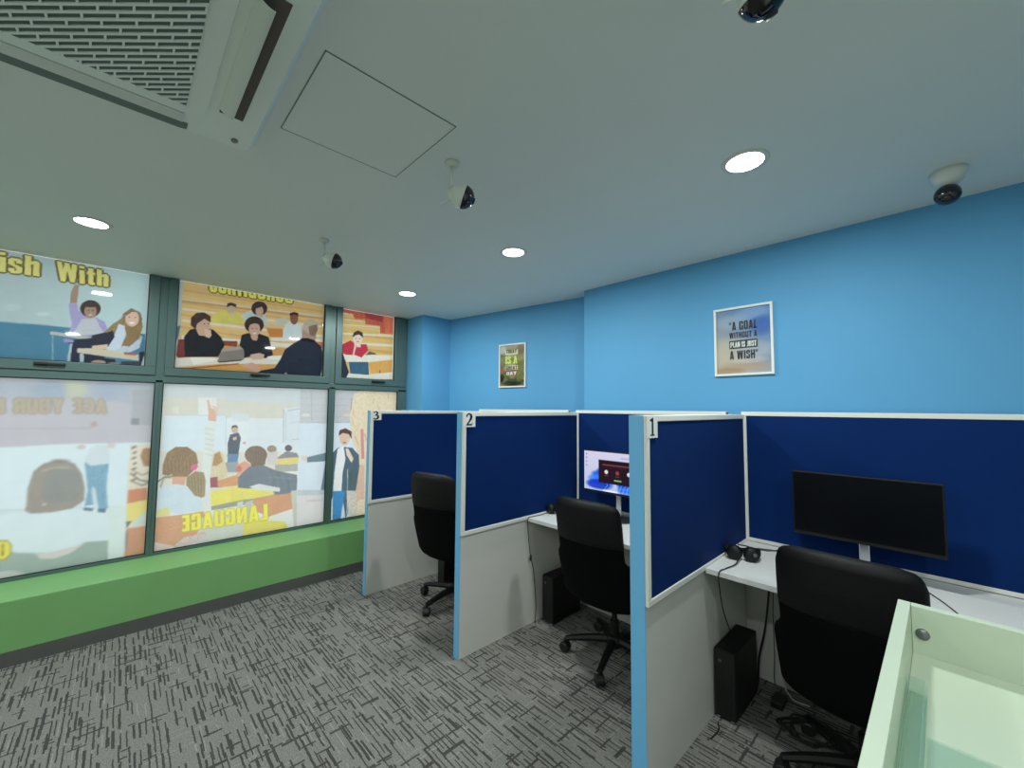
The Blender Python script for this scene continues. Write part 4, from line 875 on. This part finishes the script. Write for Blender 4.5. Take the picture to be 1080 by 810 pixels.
pa = onwall2(527, 409); pb_ = onwall2(555, 407); pt_ = onwall2(526.5, 364.3)
framed('framed_poster', 'small white framed meadow poster reading TODAY IS A GREAT DAY on blue wall', (pa.x, pa.y-.001, pa.z), ux2, nr2, (pb_-pa).xy.length, pt_.z-pa.z, meadow, [
    (M['dkgrey'], [('TODAY', .26, .785, .66, .87, .01), ('GREAT', .26, .41, .68, .49, .02)]),
    (M['plime'], [('IS A', .24, .54, .68, .72, .02)]), (M['pwhite'], [('DAY', .28, .285, .66, .36, .01)])])

# ================================================================== CUBICLES
ZP = 1.478
def serif(bm, num, org, w_, h_):
    """seriffed numeral laid on a plane facing +x"""
    def V_(a, b): return bm.verts.new((org[0], org[1]+a*w_, org[2]+b*h_))
    def poly(p): bm.faces.new([V_(*q) for q in p])
    def stroke(pts, wd):
        P = [Vector((a, b)) for a, b in pts]; L_, R_ = [], []
        for i, p in enumerate(P):
            d = (P[min(i+1, len(P)-1)]-P[max(0, i-1)]); n = Vector((-d.y*h_, d.x*w_)); n = Vector((n.x/w_, n.y/h_)); n = n/math.hypot(n.x*w_, n.y*h_)*w_*(wd[i]*1.35+.03)/2
            L_.append(V_(p.x+n.x, p.y+n.y)); R_.append(V_(p.x-n.x, p.y-n.y))
        for i in range(len(P)-1): bm.faces.new([L_[i], L_[i+1], R_[i+1], R_[i]])
    if num == '1':
        poly([(.38, .05), (.66, .05), (.66, 1), (.56, 1), (.38, .88)]); poly([(.18, 0), (.84, 0), (.84, .07), (.18, .07)]); poly([(.12, .80), (.38, .80), (.38, .88), (.56, 1), (.12, .88)])
    elif num == '2':
        stroke([(.10, .72), (.16, .88), (.32, .97), (.52, .97), (.70, .88), (.75, .72), (.68, .55), (.48, .34), (.16, .08)], [.10, .12, .10, .12, .2, .24, .2, .12, .10])
        poly([(.04, 0), (.86, 0), (.94, .24), (.88, .24), (.80, .13), (.16, .13), (.04, .05)])
    else:
        stroke([(.10, .80), (.22, .93), (.42, .98), (.62, .92), (.70, .78), (.62, .63), (.34, .53)], [.08, .1, .1, .16, .2, .14, .06])
        stroke([(.34, .54), (.62, .50), (.80, .38), (.80, .20), (.66, .06), (.42, .0), (.20, .02), (.08, .10)], [.06, .12, .22, .24, .18, .1, .1, .14])
def partition(x0, x1, y0, y1, num, label, tagw, tagz, left_felt):
    t = thing('cubicle_partition', label, 'partition', (x1, y0, 0))
    def L(n, bm, m, p=None, **k):
        bm.transform(Matrix.Translation((-x1, -y0, 0))); o = link(n, bm, m, p or t, **k); return o
    L('board', BX(((x0, y0+.004, 0), (x1, y1, ZP-.02))), M['lam'])
    L('edge_strip', BX(((x0, y0, 0), (x1, y0+.0035, ZP))), M['edge'])
    # pinboard on the right face with white frame, and lower white board
    zf = .725; fwd = .026
    pin = L('pinboard', BX(((x1+.0005, y0+.02, zf+.018), (x1+.011, y1, ZP-.02))), M['felt'])
    bm = bmesh.new()
    for a, b in (((x1+.0006, y0, zf), (x1+.016, y1, zf+fwd)), ((x1+.0006, y0, ZP-fwd), (x1+.016, y1, ZP)), ((x1+.0006, y0, zf+fwd), (x1+.016, y0+fwd, ZP-fwd)), ((x1+.0006, y1-.02, zf+fwd), (x1+.016, y1, ZP-fwd))): box(bm, a, b)
    L('pinboard_frame', bm, M['trim'], pin, bevel=.003)
    L('cap', BX(((x0-.001, y0+.004, ZP-.02+.0005), (x1, y1, ZP))), M['trim'], bevel=.002)
    if left_felt:
        L('rear_pinboard', BX(((x0-.010, y0+.03, zf+.03), (x0-.0005, y1-.01, ZP-.03))), M['felt'])
    sg = L('number_sticker', BX(((x1+.0162, y0-.001, ZP-tagz), (x1+.0176, y0+tagw, ZP-.001))), M['sticker']); sg['label'] = 'white square sticker with black numeral %s' % num
    bm = bmesh.new(); serif(bm, num, (x1+.0179, y0+tagw*.20, ZP-tagz*.90), tagw*.60, tagz*.80); bm.transform(Matrix.Translation((-x1, -y0, 0)))
    link('numeral', bm, M['ink'], sg)
    return t
YB = -.118
partition(.893, .937, -1.335, -.14, '3', 'cubicle partition numbered 3, farthest, beside the window ledge', .092, .078, False)
partition(2.080, 2.128, -1.29, -.10, '2', 'cubicle partition numbered 2, middle one, navy pinboard over white board', .094, .092, False)
partition(3.281, 3.345, -1.29, -.10, '1', 'cubicle partition numbered 1, nearest, with wide blue front edge', .088, .092, True)

def backpanel(x0, x1, yb, label):
    t = thing('back_partition', label, 'partition', ((x0+x1)/2, yb, 0)); zt = 1.494; zl = .742
    def L(n, bm, m, p=None, **k): bm.transform(Matrix.Translation((-(x0+x1)/2, -yb, 0))); return link(n, bm, m, p or t, **k)
    yr = yb+.04
    L('board', BX(((x0, yb+.012, 0), (x1, yr, zt-.005))), M['lam'])
    pin = L('pinboard', BX(((x0+.01, yb+.002, zl+.02), (x1-.01, yb+.011, zt-.015))), M['felt']); f = .026
    bm = bmesh.new()
    for a, b in (((x0, yb, zl), (x1, yb+.0115, zl+.020)), ((x0, yb-.002, zt-.024), (x1, yr+.001, zt)), ((x0, yb, zl+.02), (x0+f, yb+.0115, zt-.024)), ((x1-f, yb, zl+.02), (x1, yb+.0115, zt-.024))): box(bm, a, b)
    L('pinboard_frame', bm, M['trim'], pin, bevel=.002)
backpanel(3.346, 4.9, YB, 'long navy pinboard panel behind the dark monitor in cubicle 1')
backpanel(2.129, 3.268, -.145, 'navy pinboard panel behind the lit monitor in cubicle 2')
backpanel(.938, 2.077, -.185, 'navy pinboard panel at the back of cubicle 3, mostly hidden behind partition 2')

def desk(x0, x1, yb, yf, label):
    t = thing('desk', label, 'desk', ((x0+x1)/2, (yb+yf)/2, 0))
    def L(n, bm, m, **k): bm.transform(Matrix.Translation((-(x0+x1)/2, -(yb+yf)/2, 0))); return link(n, bm, m, t, **k)
    L('worktop', BX(((x0, yf, .715), (x1, yb, .740))), M['lam2'], bevel=.0015)
    L('modesty_panel', BX(((x0+.02, yb-.018, 0), (x1-.02, yb-.001, .7145))), M['lam'])
desk(3.3625, 4.895, YB-.001, -.735, 'white laminate desk in cubicle 1 under the dark monitor, headset on its left end')
desk(2.1455, 3.268, -.146, -.715, 'white laminate desk in cubicle 2 under the lit monitor')
desk(.9545, 2.076, -.186, -.75, 'white desk in cubicle 3, hidden behind partition 2')

# ------------------------------------------------------------------ monitors
def monitor(x0, x1, z0, z1, y, label, on, ytilt=.0):
    t = thing('monitor', label, 'monitor', ((x0+x1)/2, y, .740)); cx = (x0+x1)/2
    def L(n, bm, m, p=None, **k): bm.transform(Matrix.Translation((-cx, -y, -.740))); return link(n, bm, m, p or t, **k)
    L('casing', BX(((x0, y-.004, z0), (x1, y+.022, z1)), ((x0+.12, y+.022, z0+.06), (x1-.12, y+.042, z1-.07))), M['plastic'], bevel=.003)
    b = .007
    if on:
        a = Art((x0+b-cx, -.0052, z0+.016-.740), (1, 0, 0), (0, 0, 1), x1-x0-2*b, z1-z0-.016-b, .0035, photo=False)
        a.grad((186, 196, 226), (212, 208, 232), a.y*.9+a.x*.1)
        for k in range(9):
            an = math.radians(10+k*20); a.E_(.46+.22*math.cos(an), .10+.34*math.sin(an), .13, .20, [(28, 84, 226), (60, 130, 246), (16, 50, 190)][k % 3], rot=-20+k*14, a=.85, soft=.7)
        for k in range(7): a.L_([(.30+k*.06, .0), (.38+k*.05, .16), (.34+k*.07, .30)], .012, (130, 190, 255), a=.6)
        a.P_([(.24, .21), (.86, .21), (.86, .80), (.24, .80)], (40, 26, 36)); a.L_([(.30, .68), (.76, .68)], .016, (150, 84, 90)); a.L_([(.30, .63), (.66, .63)], .010, (96, 50, 56))
        a.E_(.36, .50, .028, .05, (226, 214, 216)); a.E_(.53, .50, .028, .05, (150, 60, 70)); a.E_(.70, .50, .028, .05, (226, 222, 236)); a.L_([(.33, .41), (.39, .41)], .01, (130, 90, 100)); a.L_([(.50, .41), (.56, .41)], .01, (130, 90, 100)); a.L_([(.48, .31), (.59, .31)], .035, (120, 190, 120))
        a.P_([(0, 0), (1, 0), (1, .05), (0, .05)], (176, 196, 230), a=.4); a.E_(.42, .025, .12, .02, (240, 244, 250)); a.P_([(.58, .86), (.86, .86), (.86, .90), (.58, .90)], (170, 176, 206))
        for k in range(4): a.E_(.04, .92-k*.1, .012, .02, (120, 130, 170))
        a.build('screen', M['screen'], t)
    else: L('screen', BX(((x0+b, y-.0048, z0+.016), (x1-b, y-.004, z1-b))), M['screen_off'])
    bm = bmesh.new(); box(bm, (cx-.020, y+.030, .746), (cx+.020, y+.045, z0+.16)); L('stand_neck', bm, M['chrome'], bevel=.004)
    bm = bmesh.new(); prism(bm, rrect(cx-.12, y-.07, cx+.12, y+.10, .05), .740, .747); L('stand_base', bm, M['steel'] if on else M['plastic'], bevel=.002)
monitor(3.634, 4.176, .885, 1.197, -.30, 'wide dark switched-off monitor on the desk in cubicle 1', False)
monitor(2.322, 2.864, .905, 1.204, -.30, 'lit monitor with blue and lilac desktop in cubicle 2', True)
monitor(1.25, 1.79, .905, 1.204, -.34, 'monitor on the desk in cubicle 3, hidden behind partition 2', False)

# ------------------------------------------------------------------ desktop computers
def tower(x, y0, y1, label, w_=.098, h=.325):
    t = thing('desktop_computer', label, 'computer', (x+w_/2, (y0+y1)/2, 0))
    def L(n, bm, m, **k): bm.transform(Matrix.Translation((-(x+w_/2), -(y0+y1)/2, 0))); return link(n, bm, m, t, **k)
    L('case', BX(((x, y0+.012, .012), (x+w_, y1, h))), M['plastic'], bevel=.003)
    bm = BX(((x+.003, y0, .014), (x+w_-.003, y0+.012, h-.003)))
    for k in range(14): box(bm, (x+.015, y0-.002, .04+k*.010), (x+w_-.015, y0, .044+k*.010))
    L('front_panel', bm, M['gasket'])
    bm = bmesh.new(); lathe(bm, [(0, .003), (.008, .003), (.009, 0)], 16, lookm((x+w_*.3, y0, h-.05), (0, -1, 0))); L('power_button', bm, M['steel'])
    for xx in (x+.008, x+w_-.028):
        for yy in (y0+.002, y1-.03):
            bm = bmesh.new(); lathe(bm, [(0, 0), (.010, 0), (.011, .010), (.009, .0118), (0, .0118)], 14, Matrix.Translation((xx+.01, yy+.01, 0))); L('foot', bm, M['chrome'], smooth=True)
tower(3.350, -.63, -.30, 'slim black desktop computer on the floor in cubicle 1 against the partition')
tower(2.165, -.585, -.27, 'slim black desktop computer on the floor in cubicle 2 behind the chair')
tower(1.15, -.79, -.45, 'slim black desktop computer on the floor in cubicle 3 under the desk', w_=.092, h=.30)

# ------------------------------------------------------------------ headsets
def headset(x, y, rz, label):
    t = thing('headset', label, 'headphones', (x, y, .740), rz)
    for s_ in (-1, 1):
        bm = bmesh.new(); mt = lookm((s_*.040, -.008, .034), (s_*.22, -.97, .05))
        lathe(bm, [(0, .016), (.022, .016), (.034, .008), (.037, 0), (.036, -.012), (.026, -.017), (0, -.017)], 26, mt); ec = link('ear_cup', bm, M['plastic'], t, smooth=True)
        bm = bmesh.new(); lathe(bm, [(.018, -.014), (.033, -.012), (.036, -.022), (.028, -.030), (.018, -.024)], 26, mt); link('cushion', bm, M['leather'], ec, smooth=True)
    bm = bmesh.new()
    pts = curve_pts([(-.070, .0, .030), (-.078, .05, .040), (-.045, .105, .030), (0, .122, .016), (.045, .105, .030), (.078, .05, .040), (.070, 0, .030)], 6)
    n = 4; R_ = []
    for i, p in enumerate(pts):
        a = p-Vector((0, .03, .03)); a.z = 0; a = a.normalized(); ring = [p+a*dx+Vector((0, 0, dz)) for dx, dz in ((-.004, -.010), (.004, -.010), (.004, .010), (-.004, .010))]; R_.append(ring)
    loft(bm, R_); link('headband', bm, M['plastic'], t, smooth=False)
    bm = bmesh.new(); tube(bm, curve_pts([(.055, 0, .045), (.03, .03, .062), (-.02, .035, .066)], 6), [.0035]*13, 8); link('microphone', bm, M['gasket'], t, smooth=True)
    bm = bmesh.new(); lathe(bm, [(0, .004), (.009, .003), (.010, 0)], 16, lookm((.052, -.026, .040), (.22, -.97, .2))); link('logo_disc', bm, M['steel'], t)
headset(3.452, -.49, .35, 'black over-ear headset on the cubicle 1 desk')
headset(2.215, -.50, .2, 'black headset on the cubicle 2 desk beside the chair')

# ------------------------------------------------------------------ cables
def cable(pts, label, r=.0028, m='gasket', extra=None, name='cable', cat='cable'):
    bm = bmesh.new(); tube(bm, curve_pts(pts, 8), r, 8)
    if extra:
        for p in extra: lathe(bm, [(0, -.022), (.007, -.018), (.009, 0), (.007, .018), (0, .022)], 12, Matrix.Translation(p))
    o = link(name, bm, M[m], smooth=True); return tag(o, label, cat)
cable([(3.448, -.525, .765), (3.452, -.60, .748), (3.435, -.69, .744), (3.428, -.739, .742), (3.426, -.747, .70), (3.424, -.70, .56), (3.41, -.58, .42), (3.40, -.50, .345), (3.40, -.46, .331)], 'black headset cable dropping over the cubicle 1 desk edge onto the computer')
cable([(2.21, -.53, .765), (2.175, -.60, .748), (2.160, -.69, .744), (2.157, -.72, .742), (2.155, -.727, .70), (2.152, -.70, .5), (2.150, -.66, .36), (2.146, -.63, .12), (2.150, -.64, .004), (2.155, -.60, .004)], 'thin headset cable with inline control hanging at the cubicle 2 desk', extra=[(2.151, -.69, .46)])
cable([(3.475, -.165, .70), (3.478, -.17, .5), (3.46, -.19, .3), (3.43, -.20, .14), (3.425, -.21, .02), (3.43, -.24, .006)], 'thick black power cable under the cubicle 1 desk', r=.005)
cable([(3.54, -.165, .70), (3.535, -.17, .4), (3.53, -.20, .12), (3.58, -.22, .01), (3.66, -.22, .005)], 'thin white cable hanging under the cubicle 1 desk', r=.003, m='white_plastic')
cable([(3.51, -.165, .70), (3.50, -.18, .45), (3.505, -.2, .2), (3.50, -.19, .03), (3.53, -.165, .004)], 'thin grey cable beside the white one under the cubicle 1 desk', r=.0025, m='skirt')
cable([(3.51, -.225, .744), (3.525, -.220, .744), (3.545, -.20, .746), (3.58, -.21, .75), (3.62, -.17, .744), (3.70, -.19, .744), (3.76, -.18, .744)], 'black cable lying on the cubicle 1 desk beside the headset', r=.004)
cable([(4.10, -.30, .744), (4.16, -.42, .744), (4.21, -.55, .744), (4.22, -.60, .744)], 'thin black cable on the cubicle 1 desk right of the chair', r=.002)
cable([(3.38, -.67, .003), (3.40, -.72, .004), (3.395, -.80, .004)], 'short black cable on the carpet before the cubicle 1 computer', r=.003)
bm = bmesh.new(); prism(bm, [(3.44, -.262), (3.50, -.250), (3.525, -.215), (3.51, -.21), (3.45, -.235)], .7405, .7445)
tag(link('cable_clip', bm, M['skirt']), 'flat grey cable clip on the cubicle 1 desk near the back panel', 'cable clip')
# tangle of cables and adapter on the floor under desk 1
bm = bmesh.new(); rg = random.Random(4)
pts = [(3.70+.12*math.cos(k*1.9)+rg.uniform(-.03, .03), -.42+.08*math.sin(k*1.9)+rg.uniform(-.03, .03), .006+.004*(k % 3)) for k in range(16)]
tube(bm, curve_pts(pts, 6), .004, 6); tag(link('coiled_cable', bm, M['gasket'], smooth=True), 'coiled black cable tangle on the carpet under the cubicle 1 desk', 'cable')
tag(link('power_adapter', BX(((3.52, -.36, .001), (3.575, -.26, .035))), M['gasket'], bevel=.006), 'small black power adapter on the carpet behind the cubicle 1 computer', 'power adapter')

# ------------------------------------------------------------------ office chairs
def superring(cx_fn, w_, th, n=28, e=3.2):
    out = []
    for k in range(n):
        a = 2*PI*k/n; c, s_ = math.cos(a), math.sin(a)
        out.append((w_*math.copysign(abs(c)**(2/e), c), th*math.copysign(abs(s_)**(2/e), s_)))
    return out
def interp(tab, t):
    for (a, b), (c, d) in zip(tab, tab[1:]):
        if t <= c: return b+(d-b)*(t-a)/(c-a)
    return tab[-1][1]
def make_chair():
    t = thing('office_chair', '', 'office chair')
    ZT, ZB = .978, .365
    def backloft(t0, t1, wt, tht, n=16):
        bm = bmesh.new(); rings = []
        for i in range(n+1):
            q = t0+(t1-t0)*i/n; wv = interp(wt, q); th = interp(tht, q); z = ZT-(ZT-ZB)*q
            yc = -.335+.13*q-.02*math.sin(q*PI)   # leans back towards the top
            ring = []
            for x, y in superring(None, wv, th): ring.append(Vector((x, yc+y+.10*(x/.25)**2*.55, z+.012*(1-(x/.25)**2) if q < .12 else z)))
            rings.append(ring)
        loft(bm, rings); return bm
    WT = [(0, .150), (.012, .185), (.04, .205), (.10, .216), (.36, .218), (.40, .215), (.50, .216), (.55, .242), (.60, .246), (.92, .240), (.96, .225), (.985, .195), (1, .14)]
    TT = [(0, .010), (.015, .024), (.06, .034), (.2, .038), (.38, .036), (.7, .038), (.92, .036), (.98, .024), (1, .012)]
    bk = link('backrest', backloft(.37, 1, WT, TT, 26), M['mesh'], t, smooth=True)
    TT2 = [(0, .010), (.012, .026), (.05, .040), (.2, .046), (.36, .043), (.385, .030)]
    link('headrest', backloft(0, .385, WT, TT2, 22), M['leather'], t, smooth=True)
    bm = bmesh.new(); rings = []
    for i in range(13):
        q = i/12; y = -.20+.46*q; wv = interp([(0, .19), (.08, .235), (.7, .255), (.93, .235), (1, .18)], q); th = interp([(0, .02), (.08, .045), (.8, .045), (1, .02)], q)
        rings.append([Vector((x, y, .455+z-(.03*max(0, q-.8)/.2))) for x, z in superring(None, wv, th)])
    loft(bm, rings); link('seat', bm, M['leather'], t, smooth=True)
    bm = BX(((-.10, -.10, .385), (.10, .12, .408))); box(bm, (-.045, -.05, .345), (.045, .06, .386)); link('seat_mechanism', bm, M['plastic'], t, bevel=.006)
    bm = bmesh.new(); tube(bm, [(.04, .03, .37), (.16, .05, .365), (.24, .05, .375)], [.005, .005, .009], 10); link('lever', bm, M['plastic'], t, smooth=True)
    bm = bmesh.new(); lathe(bm, [(0, .09), (.026, .09), (.026, .22), (.016, .222), (.016, .347), (0, .347)], 20); link('gas_lift', bm, M['plastic'], t, smooth=False)
    bm = bmesh.new(); pts = [(-.0, -.06, .395), (0, -.17, .40), (0, -.235, .44), (0, -.262, .56)]
    rr = curve_pts(pts, 6); R_ = [[Vector((p.x+dx, p.y+dy, p.z+dz)) for dx, dy, dz in ((-.035, -.006, -.006), (.035, -.006, -.006), (.035, .006, .006), (-.035, .006, .006))] for p in rr]
    loft(bm, R_); link('back_bracket', bm, M['plastic'], t, bevel=.003)
    bm = bmesh.new(); lathe(bm, [(0, .07), (.045, .07), (.052, .085), (.050, .125), (.035, .135), (0, .135)], 24); link('hub', bm, M['plastic'], t, smooth=True)
    for k in range(5):
        a = math.radians(STAR+72*k); d = Vector((math.cos(a), math.sin(a), 0)); n_ = Vector((-d.y, d.x, 0))
        bm = bmesh.new(); R_ = []
        for q in range(9):
            u = q/8; p = d*(.03+.27*u)+Vector((0, 0, .108-.030*u*u)); hw = .024-.008*u; hh = .019-.008*u
            R_.append([p+n_*hw*.9-Vector((0, 0, hh)), p+n_*hw, p+n_*hw*.6+Vector((0, 0, hh)), p-n_*hw*.6+Vector((0, 0, hh)), p-n_*hw, p-n_*hw*.9-Vector((0, 0, hh))])
        loft(bm, R_); leg = link('leg', bm, M['plastic'], t, smooth=False)
        bm = bmesh.new(); e = d*.30; ca_ = a+1.1*(k+1); wx = Vector((math.cos(ca_), math.sin(ca_), 0))
        tube(bm, [tuple(e+Vector((0, 0, .082))), tuple(e+Vector((0, 0, .045)))], .007, 10)
        for s_ in (-1, 1): lathe(bm, [(0, -.009), (.024, -.009), (.0285, -.005), (.0285, .006), (.022, .010), (0, .010)], 20, lookm(e+wx*.014*s_+Vector((0, 0, .0285)), wx*s_))
        rg_ = []
        hood = [e+Vector((0, 0, .0285))+Vector((-wx.y, wx.x, 0))*(.031*math.cos(b))+Vector((0, 0, .031*math.sin(b))) for b in [PI*j/8 for j in range(9)]]
        loft(bm, [[p+wx*.022, p-wx*.022, p-wx*.022+(Vector((e.x, e.y, .0285))-p)*.12, p+wx*.022+(Vector((e.x, e.y, .0285))-p)*.12] for p in hood])
        link('caster', bm, M['gasket'], leg, smooth=False)
    return t
STAR = 213.7
proto = make_chair()
def dup(root):
    r = root.copy(); COL.objects.link(r)
    for ch in root.children:
        c = ch.copy(); COL.objects.link(c); c.parent = r
        for g_ in ch.children:
            d = g_.copy(); COL.objects.link(d); d.parent = c
    return r
for i, (x, y, rz, lb) in enumerate(((2.75, -.575, .02, 'black high-back office chair in cubicle 2 facing the lit monitor'), (3.925, -.62, -.03, 'large black office chair in cubicle 1, nearest, between dark monitor and green-white counter'), (1.515, -.85, .22, 'black office chair in cubicle 3, farthest and partly hidden by partition 2'))):
    o = proto if i == 0 else dup(proto); o.location = (x, y, 0); o.rotation_euler = (0, 0, rz); o['label'] = lb; o.scale = (1, 1, 1.04 if i == 2 else 1); o['group'] = 'black office chairs, one in each cubicle'
    if i == 2:      # this one's base is swivelled
        for ch in o.children:
            if ch.name.startswith('leg'): ch.rotation_euler = (0, 0, -.38)

# ================================================================== RECEPTION COUNTER
cx0, cy1, zt = 4.102, -1.596, 1.10; cx1, cy0 = 5.6, -2.42; bt = .020; zs = 1.006
ct = thing('reception_counter', 'pale green-white counter with raised edge boards at bottom right', 'counter', (cx0, cy1, 0))
def CL(n, bm, m, **k): bm.transform(Matrix.Translation((-cx0, -cy1, 0))); return link(n, bm, m, ct, **k)
CL('left_board', BX(((cx0, cy0, 0), (cx0+bt, cy1, zt))), M['counter'], bevel=.001)
CL('back_board', BX(((cx0+bt+.0005, cy1-bt, 0), (cx1, cy1, zt))), M['counter'], bevel=.001)
CL('right_board', BX(((cx1, cy0, 0), (cx1+bt, cy1, zt))), M['counter'], bevel=.001)
CL('worktop', BX(((cx0+bt+.0005, cy0, zs-.025), (cx1-.0005, cy1-bt-.0005, zs))), M['counter'])
bm = bmesh.new(); lathe(bm, [(0, .004), (.006, .0045), (.0075, .003), (.010, .003), (.011, 0), (0, 0)], 24, lookm((4.138, cy1-bt, 1.047), (0, -1, 0)))
CL('cam_lock', bm, M['steel'], smooth=True)
# clear acrylic channel lying along the left board
t = thing('acrylic_holder', 'clear acrylic channel lying inside the counter along its left board', 'acrylic holder', (4.135, -1.9, zs))
def AL(n, bm): bm.transform(Matrix.Translation((-4.135, 1.9, -zs))); return link(n, bm, M['acrylic'], t)
AL('base_sheet', BX(((4.124, -2.35, zs+.0005), (4.147, -1.79, zs+.0035))))
AL('side_wall', BX(((4.144, -2.35, zs+.0035), (4.147, -1.79, zs+.030)))); AL('side_wall', BX(((4.124, -2.35, zs+.0035), (4.127, -1.79, zs+.030)))); AL('end_wall', BX(((4.127, -1.793, zs+.0035), (4.144, -1.79, zs+.030))))
tag(link('acrylic_sheet', BX(((4.15, -2.33, zs+.0006), (4.30, -1.915, zs+.004))), M['acrylic'], bevel=.0008), 'clear acrylic sheet lying flat on the counter at the bottom edge of the photo', 'acrylic sheet')
